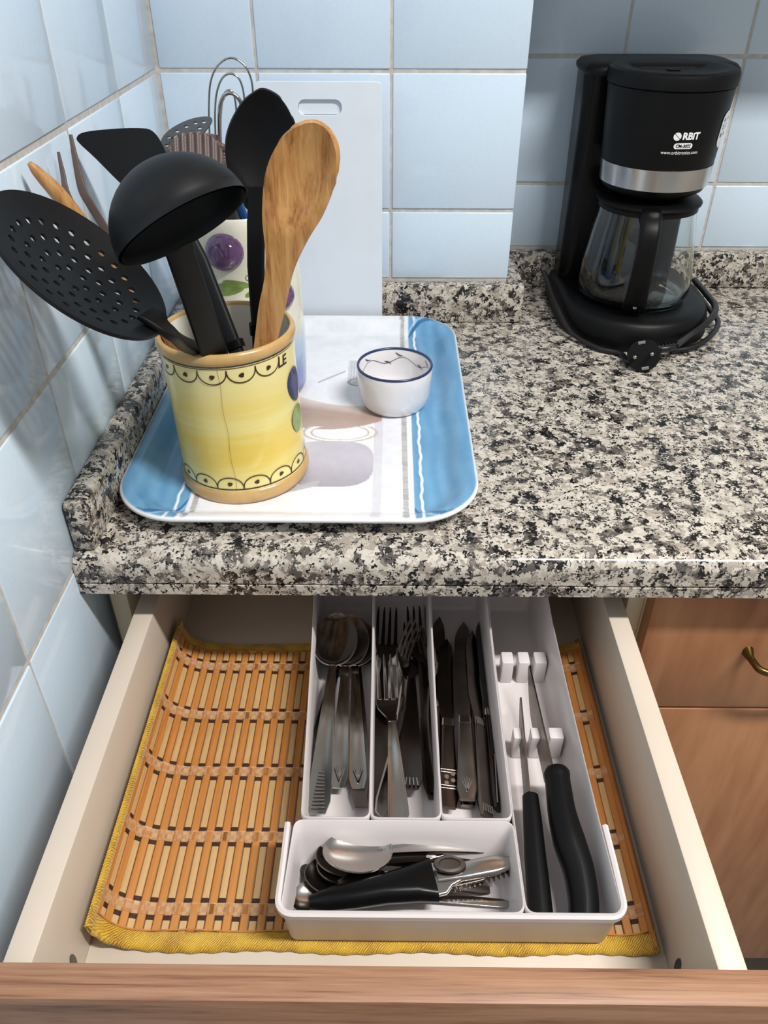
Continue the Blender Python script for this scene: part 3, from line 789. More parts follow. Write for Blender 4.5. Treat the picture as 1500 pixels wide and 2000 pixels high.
# lettering on the housing
def on_house(s, z, off=0.0005, a0=math.radians(-84)):
    r = RB(z)+off; a = a0+s/0.0665; return Vector((r*math.cos(a), r*math.sin(a), z))
def house_text(body, size, s, z, mat, sx=1.0, off=0.0005, shear=0.0, bold=0.0, name='lettering'):
    tv, tf = text_mesh(body, size, shear, bold); return obj(name, [on_house(s+x*sx, z+y, off) for x, y in tv], tf, mat, coffee, smooth=False)
LZ = 0.2400
house_text('RBiT', 0.0098, 0.0055, LZ, 'white_print', 1.0, shear=0.0, bold=0.0004, name='maker_name')
parts = []
oc = -0.0098
for sgn in (1, -1):
    pl = [(0.0042*math.cos(t), 0.0042*math.sin(t)) for t in [math.radians(-38+172*i/14) for i in range(15)]]
    if sgn < 0: pl = [(-x, -y) for x, y in pl]
    mx_ = sum(p[0] for p in pl)/15*0.8; my_ = sum(p[1] for p in pl)/15*0.8
    Vv = [on_house(oc+mx_, LZ+my_)]+[on_house(oc+x, LZ+y) for x, y in pl]; parts.append((Vv, [[0, i, i+1] for i in range(1, 15)]+[[0, 15, 1]]))
V, F = join(*parts); obj('maker_emblem', V, F, 'white_print', coffee, smooth=False)
pill = [(p.x, p.y) for p in rrect(-0.0105, 0.0105, -0.0030, 0.0030, 0.0029, 6)]
V = [on_house(-0.0012, LZ-0.0098)]+[on_house(-0.0012+x, LZ-0.0098+y) for x, y in pill]; obj('model_badge', V, [[0, i, i % len(pill)+1] for i in range(1, len(pill)+1)], 'white_print', coffee, smooth=False)
house_text('CM-3022', 0.0046, -0.0012, LZ-0.0098, 'black_gloss', 0.95, 0.0008, bold=0.00012, name='model_number')
house_text('www.orbitronics.com', 0.0052, -0.0030, LZ-0.0168, 'white_print', 0.92, name='web_address')
# rounded silver sticker on the right flank
st = [(p.x, p.y) for p in rrect(-0.013, 0.013, -0.019, 0.019, 0.010, 8)]
sf = lambda x, y, off=0.0005: on_house(x+0.0620, 0.2420+y, off)
V = [sf(0, 0)]+[sf(x, y) for x, y in st]; stk = obj('sticker', V, [[0, i, i % len(st)+1] for i in range(1, len(st)+1)], 'sticker', coffee, smooth=False)
V, F = join(*[ribbon_on(lambda x, y: sf(x, y, 0.0008), [(-0.008, zz), (0.009, zz)], w) for zz, w in ((0.010, 0.003), (0.004, 0.0012), (0.001, 0.0012), (-0.006, 0.004))]); obj('sticker_print', V, F, 'black_gloss', stk, smooth=False)

# glass jug (lifts out: a thing of its own)
jug = thing('coffee_jug', 'clear glass coffee jug with black lid and handle under the coffee maker', 'coffee jug', (KX, KY, 0.0392))
prof = [(0.0001, 0.0025), (0.058, 0.0018), (0.0625, 0.0), (0.0675, 0.0020), (0.0700, 0.008), (0.0704, 0.020), (0.0690, 0.040), (0.0655, 0.062), (0.0622, 0.086), (0.0592, 0.102), (0.0580, 0.1155), (0.0560, 0.1155), (0.0570, 0.102), (0.0602, 0.085), (0.0635, 0.061), (0.0668, 0.040), (0.0682, 0.020), (0.0676, 0.010), (0.0650, 0.0052), (0.0001, 0.0050)]
V, F = lathe(prof, 72); obj('glass_bowl', V, F, 'glass', jug, sharp=60)
V, F = lathe([(0.0001, 0.1120), (0.052, 0.1120), (0.0540, 0.1158), (0.0600, 0.1158), (0.0620, 0.1172), (0.0624, 0.1192), (0.0600, 0.1215), (0.050, 0.1235), (0.0001, 0.1240)], 64); obj('jug_lid', V, F, 'black_plastic', jug, sharp=45)
V, F = lathe([(0.0584, 0.1100), (0.0594, 0.1100), (0.0590, 0.1150), (0.0578, 0.1150)], 64, closed=True); obj('collar', V, F, 'black_plastic', jug, sharp=45)
ha = math.radians(-102); hd = Vector((math.cos(ha), math.sin(ha), 0))
pts = smooth_path([hd*0.058+Vector((0, 0, 0.1130)), hd*0.074+Vector((0, 0, 0.1130)), hd*0.087+Vector((0, 0, 0.1030)), hd*0.0920+Vector((0, 0, 0.082)), hd*0.0895+Vector((0, 0, 0.050)), hd*0.0825+Vector((0, 0, 0.022)), hd*0.0745+Vector((0, 0, 0.008))], 6)
n = len(pts)
V, F = bar(pts, [0.0250-0.004*abs(math.sin(PI*i/(n-1))) + 0.003*(i/(n-1)) for i in range(n)], [0.019 - 0.008*(i/(n-1)) for i in range(n)], hd, 0.30)
h = obj('jug_handle', V, F, 'black_plastic', jug, sharp=50)
q = hd*0.0838+Vector((0, 0, 0.0130))
V, F = lathe([(0.0001, 0.0016), (0.0024, 0.0013), (0.0030, 0.0), (0.0030, -0.003)], 16)
rot = Vector((0, 0, 1)).rotation_difference((hd+Vector((0, 0, 0.25))).normalized())
obj('screw', [rot @ v + q for v in V], F, 'steel', h)

# power cord with plug, wrapped round the base
cord = thing('power_cord', 'black power cord with round plug wound round the coffee maker base', 'power cord', (0.56, 0.40, 0))
def wpart(name, V, F, mat, sharp=50, par=None):
    o = obj(name, [v - Vector(cord.location) for v in V], F, mat, par or cord, sharp=sharp); return o
pc = at_z(1257, 694, 0.0195)
plug_n = Vector((-0.30, -0.86, 0.38)).normalized()
cpath = smooth_path([(0.4790, 0.575, 0.038), (0.4775, 0.530, 0.040), (0.4815, 0.485, 0.030), (0.4960, 0.440, 0.010), (0.5230, 0.4050, 0.0045), (0.5480, 0.3910, 0.0040), (pc.x-0.012, pc.y+0.012, 0.0045), (pc.x+0.012, pc.y+0.022, 0.005)], 8)
V, F = tube(cpath, 0.0033, 10); wpart('cable', V, F, 'cord', 180)
cpath = smooth_path([pc+Vector((0.014, 0.012, 0.002)), pc+Vector((0.036, 0.014, 0.004)), (0.635, 0.410, 0.020), (0.664, 0.436, 0.026), (0.6835, 0.470, 0.030), (0.6850, 0.510, 0.032), (0.6830, 0.560, 0.034)], 8)
V, F = tube(cpath, 0.0042, 10); wpart('cable', V, F, 'cord', 180)
cpath = smooth_path([(0.6100, 0.3960, 0.0050), (0.640, 0.405, 0.006), (0.668, 0.428, 0.010), (0.6905, 0.468, 0.012), (0.6930, 0.515, 0.012), (0.6870, 0.570, 0.02)], 8)
V, F = tube(cpath, 0.0034, 10); wpart('cable', V, F, 'cord', 180)
rot = Vector((0, 0, 1)).rotation_difference(plug_n)
V, F = lathe([(0.0001, -0.020), (0.012, -0.020), (0.0165, -0.016), (0.0185, -0.006), (0.0188, 0.0), (0.0180, 0.0010), (0.0001, 0.0010)], 36)
pb = wpart('plug_body', [rot @ v + pc for v in V], F, 'black_plastic', 45)
sx_ = (rot @ Vector((1, 0, 0))); sy_ = plug_n.cross(sx_)
for k in (-1, 1):
    V, F = tube([pc+sx_*(0.0095*k)+plug_n*0.0005, pc+sx_*(0.0095*k)+plug_n*0.0185, pc+sx_*(0.0095*k)+plug_n*0.0195], [0.0023, 0.0023, 0.0012], 10); wpart('pin', V, F, 'steel', 50, pb)
    a = pc + sy_*(0.0150*k)+plug_n*0.0012; V, F = bar([a-sx_*0.004, a+sx_*0.004], 0.004, 0.0024, plug_n); wpart('earth_contact', V, F, 'steel', 50, pb)
for i in range(6):
    p = pc+Vector((0.018+0.0045*i, 0.0125+0.0012*i, 0.0025+0.0004*i)); V, F = tube([p, p+Vector((0.0028, 0.0006, 0.0003))], 0.0066-0.0003*i, 12); wpart('strain_relief_ring', V, F, 'black_plastic', 50, pb)

# ================================================================== UTENSILS
def frame_obj(o, origin, X, Y, Z):
    m = Matrix((X, Y, Z)).transposed().to_4x4(); m.translation = origin; o.matrix_world = m
RIM = 0.150
def utensil(name, label, cat, base):
    return thing(name, label, cat, base)
def upart(name, V, F, mat, par, sharp=50):
    root = par
    while root.parent: root = root.parent
    off = Vector(root.location)
    return obj(name, [Vector(v)-off for v in V], F, mat, par, sharp=sharp)

# --- ladle: leaning to the front, opening towards the room
PN = Vector((0, 1, 0.60)).normalized(); P0 = Vector((0, 0.080, RIM))
la_rim = at_pl(418, 688, P0, PN); la_att = at_pl(346, 478, P0, PN)
A_ = (la_att-la_rim).normalized()
la_bot = la_rim - A_*0.150
lad = utensil('ladle', 'black nylon soup ladle with its bowl upside down at the front of the crock', 'ladle', la_bot)
toc = (CAM-la_att).normalized()
n0 = (toc - A_*toc.dot(A_)).normalized()
pts = [la_bot, la_rim, la_rim.lerp(la_att, .6), la_att-A_*0.008, la_att+A_*0.001]
V, F = bar(pts, [0.0190, 0.0215, 0.0205, 0.0190, 0.022], [0.0065, 0.007, 0.0065, 0.005, 0.004], n0); upart('handle', V, F, 'nylon', lad)
tl = math.radians(30); nb = (n0*math.cos(tl) - A_*math.sin(tl)).normalized(); ab = (A_*math.cos(tl) + n0*math.sin(tl)).normalized()
rq = Matrix.Rotation(math.radians(13), 3, toc); nb, ab = rq @ nb, rq @ ab
sb = ab.cross(nb)
RL = 0.0440; bc = la_att + ab*(RL-0.0015) - n0*0.0015 + RT*0.0095 - DN*0.001
prof = [(RL*math.cos(t), -RL*0.92*math.sin(t)) for t in [PI/2*k/12 for k in range(13)]]
prof = [(RL+0.0008, 0.0006)] + prof[:-1] + [(0.0001, -RL*0.92)] + [(0.0001, -RL*0.92+0.0022)] + [((RL-0.0022)*math.cos(t), -(RL*0.92-0.0022)*math.sin(t)) for t in [PI/2*k/12 for k in range(11, -1, -1)]] + [(RL-0.0018, 0.0006)]
V, F = lathe(prof, 56, closed=False); 
F = [f for f in F if len(f) < 20]
V = [bc + sb*v.x + ab*v.y + nb*v.z for v in V]; V, F = fix(V, F)
upart('bowl', V, F, 'nylon', lad, 60)

# --- skimmer: perforated disc leaning to the left over the rim
sk_c = at_t(162, 515, 0.503); w_ = (CAM-sk_c).normalized()
e1, e2 = RT, DN
ax = (e1*-0.80 + e2*-0.60); ax = (ax - w_*ax.dot(w_)).normalized()
pp = w_.cross(ax).normalized()
if pp.dot(e2) > 0: pp = -pp
nn = (w_*0.46 + pp*0.888).normalized(); ss = nn.cross(ax)
RS = 0.0615
skim = utensil('skimmer', 'black nylon skimmer with a round perforated head leaning towards the wall', 'skimmer', sk_c)
outer = [(RS*math.cos(2*PI*k/72), RS*0.98*math.sin(2*PI*k/72)) for k in range(72)]
holes = []
for ring_r, cnt in ((0.010, 6), (0.0205, 12), (0.0315, 18), (0.0425, 24)):
    for k in range(cnt):
        a = 2*PI*(k+0.5*(ring_r > .02))/cnt; hx_, hy_ = ring_r*math.cos(a), ring_r*math.sin(a)
        holes.append([(hx_+0.0025*math.cos(2*PI*j/8), hy_+0.0025*math.sin(2*PI*j/8)) for j in range(8)])
v2, f2 = cdt(outer, holes, 0.006); f2 = orient(f2, v2)
dish = lambda x, y: -0.013*(1-(x*x+y*y)/(RS*RS))
V, F = thicken([sk_c + ax*x + ss*y + nn*dish(x, y) for x, y in v2], f2, 0.0022)
upart('perforated_head', V, F, 'nylon', skim, 60)
h1 = sk_c - ax*(RS-0.004); h2 = at_t(398, 688, 0.664)
hb = h2 + (h2-h1).normalized()*0.075
pts = smooth_path([h1+ax*0.010, h1-ax*0.010+nn*-0.002, h1.lerp(h2, .55)+nn*-0.004, h2, hb], 5); n = len(pts)
V, F = bar(pts, [0.030-0.016*min(1, i/5) for i in range(n)], [0.0035+0.0035*min(1, i/6) for i in range(n)], nn); upart('handle', V, F, 'nylon', skim)

# --- flat outlines traced in their own plane
def paddle(outline, P0, n, th, dish_fn=None, step=0.006):
    """outline: list of pixels on plane (P0, n); returns thickened mesh facing n"""
    n = Vector(n).normalized(); P0 = Vector(P0)
    U = Vector((1, 0, 0)); U = (U-n*U.dot(n)).normalized(); W = n.cross(U)
    L2 = []
    for u, v in outline:
        p = at_pl(u, v, P0, n)-P0; L2.append((p.dot(U), p.dot(W)))
    v2, f2 = cdt(L2, (), step); f2 = orient(f2, v2)
    V = [P0+U*x+W*y+n*(dish_fn(P0+U*x+W*y, x, y) if dish_fn else 0) for x, y in v2]
    return thicken(V, f2, th)
def smooth2(pts, n=5, closed=True):
    m = len(pts); out = []
    for i in range(m):
        a, b, c, d = [pts[(i+k-1) % m] for k in range(4)]
        for k in range(n):
            t = k/n; out.append(tuple(0.5*(2*b[j]+(c[j]-a[j])*t+(2*a[j]-5*b[j]+4*c[j]-d[j])*t*t+(3*b[j]-a[j]-3*c[j]+d[j])*t**3) for j in (0, 1)))
    return out

# wooden spoon
WN = Vector((-0.10, -1, 0.10)).normalized(); WP = Vector((0.15, 0.104, 0.16))
ol = smooth2([(611, 240), (640, 258), (656, 300), (652, 360), (630, 420), (600, 470), (572, 530), (556, 600), (540, 668), (532, 700), (494, 700), (497, 668), (505, 600), (516, 545), (518, 490), (512, 420), (518, 340), (540, 285), (572, 252)])
spn_c = at_pl(588, 345, WP, WN)
def spoon_dish(p, x, y):
    d = p-spn_c; ua = (at_pl(620, 250, WP, WN)-at_pl(530, 500, WP, WN)).normalized(); l = d.dot(ua); s = (d-ua*l).length
    q = (l/0.043)**2+(s/0.021)**2
    return -0.0075*max(0, 1-q)
wsp = utensil('wooden_spoon', 'light bamboo wooden spoon standing at the right of the yellow crock', 'spoon', at_pl(515, 700, WP, WN))
V, F = paddle(ol, WP, WN, 0.0055, spoon_dish, 0.004); upart('spoon_head', V, F, 'bamboo', wsp, 60)
a, b = at_pl(513, 690, WP, WN), at_pl(527, 600, WP, WN); dd = (a-b).normalized()
V, F = bar([a-dd*0.012-WN*0.003, a+dd*0.05+Vector((0, 0.020, 0)), a+dd*0.115+Vector((0, 0.045, 0))], [0.0145, 0.014, 0.013], 0.0065, WN); upart('handle', V, F, 'bamboo', wsp)

# black serving spoon
BN = Vector((0, -1, 0.05)).normalized(); BP = Vector((0.13, 0.176, 0.20))
ol = smooth2([(515, 175), (545, 190), (568, 225), (577, 262), (572, 310), (552, 352), (530, 385), (517, 410), (484, 410), (470, 385), (447, 340), (440, 295), (448, 248), (470, 205), (495, 182)])
bsp_c = at_pl(510, 285, BP, BN)
def bdish(p, x, y):
    d = p-bsp_c; q = (d.z/0.040)**2+(d.x/0.027)**2; return -0.009*max(0, 1-q)
bsp = utensil('serving_spoon', 'large black nylon serving spoon standing behind the wooden spoon', 'spoon', at_pl(503, 640, BP, BN))
V, F = paddle(ol, BP, BN, 0.0028, bdish, 0.005); upart('spoon_bowl', V, F, 'nylon', bsp, 60)
a, b, c = at_pl(500, 395, BP, BN), at_pl(500, 520, BP, BN), at_pl(505, 640, BP, BN)
V, F = bar([a+Vector((0, 0, 0.012)), a, a.lerp(b, .3), b, c, c+(c-b)*1.15], [0.014, 0.0135, 0.0150, 0.0150, 0.0125, 0.012], [0.004, 0.005, 0.009, 0.009, 0.008, 0.007], BN); upart('handle', V, F, 'nylon', bsp)
V, F = bar([c+Vector((0, 0, 0.004)), c-Vector((0, 0, 0.006))], 0.0165, 0.011, BN); upart('hanging_loop', V, F, 'black_gloss', bsp)

# black turner
TN = Vector((0.0, -1, 0.50)).normalized(); TP = Vector((0.14, 0.128, RIM))
ol = smooth2([(150, 268), (165, 258), (215, 252), (270, 250), (298, 256), (318, 285), (335, 330), (352, 390), (362, 430), (352, 446), (330, 440), (285, 402), (232, 355), (185, 308), (155, 280)], 4)
tur = utensil('turner', 'black nylon turner with a broad flat blade beside the left wall', 'turner', at_pl(470, 690, TP, TN))
V, F = paddle(ol, TP, TN, 0.0026, None, 0.01); upart('blade', V, F, 'nylon', tur)
a, b, c = at_pl(348, 425, TP, TN), at_pl(392, 510, TP, TN), at_pl(456, 672, TP, TN)
V, F = bar([a+TN*0.0, a.lerp(b, .5), b, c, c+(c-b)*0.55], [0.014, 0.013, 0.0135, 0.0125, 0.012], [0.004, 0.008, 0.009, 0.009, 0.008], TN); upart('handle', V, F, 'nylon', tur)
V, F = bar([c-(c-b)*0.03, c+(c-b)*0.06], 0.0180, 0.013, TN); upart('hanging_loop', V, F, 'black_gloss', tur)

# steel tongs behind the skimmer
tg = utensil('tongs', 'slim dark metal tongs with two arms between the skimmer and the wall', 'tongs', at_t(318, 652, 0.66))
for pl, w in (([(114, 297, .600), (122, 335, .604), (136, 390, .610), (190, 470, .630), (300, 630, .668), (345, 720, .70)], 0.0036),
              ([(138, 263, .605), (147, 310, .610), (160, 368, .616), (178, 402, .622), (225, 480, .640), (312, 636, .670), (350, 722, .70)], 0.0046)):
    pts = smooth_path([at_t(*p) for p in pl], 4); n = len(pts)
    V, F = bar(pts, [w*(0.55+0.9*min(1, i/8)) for i in range(n)], 0.0022, Vector((0, -1, 0.4))); upart('arm', V, F, 'brown_wood', tg)
# pointed wooden handle
wk = utensil('wooden_skewer', 'pale wooden handle with a tapered tip sticking out behind the skimmer', 'wooden stick', at_t(318, 645, 0.66))
pts = smooth_path([at_t(*p) for p in ((57, 318, .560), (75, 338, .566), (130, 398, .585), (230, 528, .628), (318, 640, .665), (350, 700, .69))], 4); n = len(pts)
V, F = tube(pts, [0.0018+0.0040*min(1, i/7) for i in range(n)], 10); upart('shaft', V, F, 'bamboo', wk, 180)

# --- utensils standing in the plum jar
JT = 0.204
wh = utensil('wire_whisk', 'flat steel wire whisk with nested loops standing in the plum jar', 'whisk', (JX, JY, JT-0.12))
YW = 0.335
for (pl, r) in (([(412, 330), (408, 200), (418, 140), (450, 113), (484, 138), (494, 200), (480, 330)], 0.0010), ([(424, 340), (420, 220), (428, 165), (447, 144), (470, 160), (478, 220), (470, 340)], 0.0010),
                ([(434, 340), (431, 240), (436, 190), (447, 176), (458, 190), (462, 240), (458, 340)], 0.0010)):
    pts = smooth_path([at_y(u, v, YW) for u, v in pl], 8); V, F = tube(pts, r, 8, Vector((0, 1, 0))); upart('wire_loop', V, F, 'steel', wh, 180)
pts = smooth_path([at_y(u, v, YW-0.012) for u, v in ((432, 340), (428, 230), (436, 190), (452, 182), (470, 200), (474, 240), (466, 340))], 8); V, F = tube(pts, 0.0019, 8, Vector((0, 1, 0))); upart('wire_loop', V, F, 'steel', wh, 180)
a = at_y(448, 335, YW); V, F = tube([a+Vector((0, -0.002, 0.004)), a+Vector((0, -0.008, -0.06)), a+Vector((0, -0.018, -0.135))], [0.0095, 0.008, 0.008], 12); upart('handle', V, F, 'steel', wh, 60)
# slotted turner head in grey nylon
SN = Vector((0.10, -1, 0.75)).normalized(); SP = at_y(370, 262, 0.300)
slt = utensil('slotted_turner', 'dark grey slotted turner with a pierced head in the plum jar', 'turner', (JX-0.01, JY, JT-0.12))
def plane_pts(px_, P0, n):
    U = Vector((1, 0, 0)); U = (U-n*U.dot(n)).normalized(); W = n.cross(U)
    return [((at_pl(u, v, P0, n)-P0).dot(U), (at_pl(u, v, P0, n)-P0).dot(W)) for u, v in px_], U, W
o2, U, W = plane_pts(smooth2([(412, 229), (412, 240), (395, 262), (372, 285), (350, 302), (322, 300), (314, 276), (330, 254), (362, 236), (392, 228)], 4), SP, SN)
hs = []
for u, v in ((398, 238), (382, 240), (364, 247), (346, 256), (330, 268), (390, 250), (374, 258), (356, 266), (340, 276), (326, 284), (380, 268), (362, 276), (346, 286)):
    c2, _, _ = plane_pts([(u+5*math.cos(t)*0.9, v+2.8*math.sin(t)) for t in [2*PI*j/8 for j in range(8)]], SP, SN); hs.append(c2)
v2, f2 = cdt(o2, hs); f2 = orient(f2, v2)
V, F = thicken([SP+U*x+W*y for x, y in v2], f2, 0.0022); upart('pierced_head', V, F, 'nylon_grey', slt)
a = at_pl(335, 300, SP, SN); e = Vector((JX-0.022, JY-0.010, JT-0.08)); V, F = bar([a+Vector((0.005, 0.002, 0.01)), a.lerp(e, .25), e], [0.012, 0.012, 0.012], 0.006, SN); upart('handle', V, F, 'nylon_grey', slt)
# ribbed brown brush
rb = utensil('pastry_brush', 'brown ribbed brush head peeping over the ladle in the plum jar', 'brush', (JX-0.005, JY-0.01, JT-0.12))
RP = at_y(382, 285, 0.275); RNn = Vector((0, -1, 0.5)).normalized()
ol = smooth2([(332, 300), (333, 276), (350, 262), (380, 257), (408, 262), (428, 282), (436, 305), (420, 330), (350, 330)], 4)
V, F = paddle(ol, RP, RNn, 0.012, lambda p, x, y: 0.0014*math.sin(x*900), 0.0016); upart('bristle_head', V, F, 'brown_wood', rb, 180)
a = at_pl(388, 325, RP, RNn); e = Vector((JX-0.008, JY-0.026, JT-0.09)); V, F = bar([a, a.lerp(e, .5), e], 0.016, 0.008, RNn); upart('handle', V, F, 'bamboo', rb)
# blue handled tool
bl = utensil('blue_handled_tool', 'tool with a bright blue handle behind the black serving spoon', 'utensil', (JX+0.01, JY, JT-0.12))
pts = [at_y(455, 372, 0.285), at_y(468, 402, 0.290), at_y(482, 440, 0.298), at_y(500, 520, 0.318)]
V, F = bar(pts, 0.0085, 0.007, Vector((0, -1, 0))); upart('handle', V, F, 'blue_plastic', bl)
pts = [at_y(440, 360, 0.275), at_y(446, 400, 0.28), at_y(452, 440, 0.286), at_y(462, 520, 0.30)]
V, F = bar(pts, 0.014, 0.006, Vector((0, -1, 0))); upart('blade_guard', V, F, 'nylon_grey', bl)

# ================================================================== IN THE DRAWER
# ------------------------------------------------------------------ bamboo mat
ZM = ZB + 0.0004
mat_ = thing('bamboo_mat', 'bamboo slat placemat with gold cloth border lining the drawer', 'placemat', (0.26, -0.09, ZM))
mo = Vector(mat_.location)
# cross-section (x, z): curls up the left side of the drawer, lifts a little on the right
cs = smooth_path([(0.0585, 0, 0.0360), (0.0600, 0, 0.0240), (0.0655, 0, 0.0120), (0.0760, 0, 0.0040), (0.0900, 0, 0.0006), (0.1100, 0, 0.0), (0.20, 0, 0), (0.30, 0, 0), (0.40, 0, 0), (0.4360, 0, 0.0004), (0.4500, 0, 0.0030), (0.4590, 0, 0.0090)], 12)
cl = [0.0]
for a, b in zip(cs[:-1], cs[1:]): cl.append(cl[-1]+(b-a).length)
def mat_pt(s):
    s = min(max(s, 0), cl[-1]); i = int(np.searchsorted(cl, s)); i = min(max(i, 1), len(cl)-1)
    t = (s-cl[i-1])/(cl[i]-cl[i-1]); p = cs[i-1].lerp(cs[i], t); d = (cs[i]-cs[i-1]).normalized()
    return Vector((p.x, 0, ZM+p.z)), Vector((d.x, 0, d.z)), Vector((-d.z, 0, d.x))
MY0, MY1 = -0.2270, 0.0480
BANDS = [0.0270, -0.0325, -0.0925, -0.1530, -0.2110]
SW = 0.00635
def slat_mesh(pale):
    w, h = (0.0052, 0.0014) if pale else (0.0060, 0.0022)
    ys = [MY0, MY1]
    if pale:
        for b in BANDS: ys += [b-0.0084, b-0.0046, b+0.0046, b+0.0084]
    ys = sorted(ys); V, F, fm = [], [], []
    pr = [(-w/2, 0.0002), (-w/2, h*0.7), (-w*0.38, h), (w*0.38, h), (w/2, h*0.7), (w/2, 0.0002)]
    for y in ys: V += [(x, y-mo.y, z) for x, z in pr]
    n = 6
    for i in range(len(ys)-1):
        mid = (ys[i]+ys[i+1])/2; dk = 1 if pale and any(0.0046 < abs(mid-b) < 0.0084 for b in BANDS) else 0
        for k in range(n): F.append([i*n+k, i*n+(k+1) % n, (i+1)*n+(k+1) % n, (i+1)*n+k]); fm.append(dk)
    F.append(list(range(n))[::-1]); F.append([(len(ys)-1)*n+k for k in range(n)]); fm += [0, 0]
    F = [f[::-1] for f in F]
    me = bpy.data.meshes.new('slat'); me.from_pydata(V, [], F); me.materials.append(M['pale_slat' if pale else 'orange_slat']); me.materials.append(M['dark_mark'])
    me.polygons.foreach_set('material_index', fm); me.update(); return me
sm_o, sm_p = slat_mesh(False), slat_mesh(True)
k = 0; s = 0.011
while s < cl[-1]-0.006:
    p, d, nrm = mat_pt(s)
    o = bpy.data.objects.new('slat', sm_p if k % 2 else sm_o); COL.objects.link(o); o.parent = mat_
    m = Matrix((d, (0, 1, 0), nrm)).transposed().to_4x4(); m.translation = Vector((p.x-mo.x, random.uniform(-0.0004, 0.0004), p.z-mo.z)) + nrm*0.0008; o.matrix_local = m
    s += SW; k += 1
for b in BANDS:
    V, F = [], []; N_ = 260
    for i in range(N_+1):
        s = 0.006+(cl[-1]-0.010)*i/N_; p, d, nrm = mat_pt(s); hgt = 0.0030 if int((s-0.011)/SW+0.5) % 2 == 0 else 0.0024
        for yy in (-0.0046, -0.0038, 0.0038, 0.0046): V.append(p+nrm*(hgt+(0.0004 if abs(yy) > 0.004 else 0))+Vector((0, b+yy, 0))-mo)
    for i in range(N_):
        for j in range(3): F.append([i*4+j, i*4+4+j, i*4+5+j, i*4+1+j])
    obj('stitch_ribbon', V, F, 'ribbon', mat_, sharp=180)
def border_strip(s0, s1, y0, y1, ns, ny, wav=0.0):
    """padded cloth strip over the mat edge"""
    V, F = [], []
    for i in range(ns+1):
        s = s0+(s1-s0)*i/ns; p, d, nrm = mat_pt(s)
        for j in range(ny+1):
            t = j/ny; u = i/ns
            y = y0+(y1-y0)*t
            e = (1-abs(2*t-1)**4) if abs(y1-y0) < abs(s1-s0) else (1-abs(2*u-1)**4)
            h = 0.0004+0.0028*e
            if wav: y += wav*math.sin(s*55)+0.0004*math.sin(s*400)
            else: s_w = 0
            V.append(p+nrm*h+Vector((0, y, 0))-mo)
    for i in range(ns):
        for j in range(ny): F.append([i*(ny+1)+j, (i+1)*(ny+1)+j, (i+1)*(ny+1)+j+1, i*(ny+1)+j+1])
    return thicken(V, F, 0.0004)
V, F = border_strip(0.0, cl[-1], -0.2405, -0.2250, 200, 8, 0.0010); obj('front_border', V, F, 'gold_cloth', mat_, sharp=180)
V, F = border_strip(0.0, cl[-1], 0.0460, 0.0600, 200, 8, 0.0010); obj('back_border', V, F, 'gold_cloth', mat_, sharp=180)
V, F = border_strip(0.0, 0.0105, -0.2400, 0.0600, 8, 60); obj('side_border', V, F, 'gold_cloth', mat_, sharp=180)
V, F = border_strip(cl[-1]-0.0050, cl[-1], -0.2400, 0.0600, 6, 60); obj('side_border', V, F, 'orange_slat', mat_, sharp=180)

# ------------------------------------------------------------------ cutlery organiser
ZO = ZM + 0.0034          # stands on the slats
ZI = ZO + 0.0022          # inside floor
org = thing('cutlery_tray', 'white plastic cutlery tray with five compartments in the open drawer', 'cutlery tray', (0.31, -0.08, ZO))
oo = Vector(org.location)
def rimz(y):
    return float(np.interp(y, [-0.24, -0.16, -0.05, 0.02, 0.045, 0.07, 0.13], [-0.1095, -0.1105, -0.1040, -0.0980, -0.0930, -0.0860, -0.0840]))
def qring(c4, r, n=6):
    """rounded quad: c4 = four corners counter-clockwise from front-left"""
    out = []; m = len(c4)
    for i in range(m):
        p = Vector((*c4[i], 0)); a = (Vector((*c4[i-1], 0))-p).normalized(); b = (Vector((*c4[(i+1) % m], 0))-p).normalized()
        p0, p1 = p+a*r, p+b*r
        for k in range(n):
            t = k/(n-1); out.append((p0*(1-t)**2+p*2*t*(1-t)+p1*t*t))
    return out
def dense(ring, step=0.012):
    out = []
    for i in range(len(ring)):
        a, b = ring[i], ring[(i+1) % len(ring)]; m = max(1, int((b-a).length/step))
        for k in range(m): out.append(a.lerp(b, k/m))
    return out
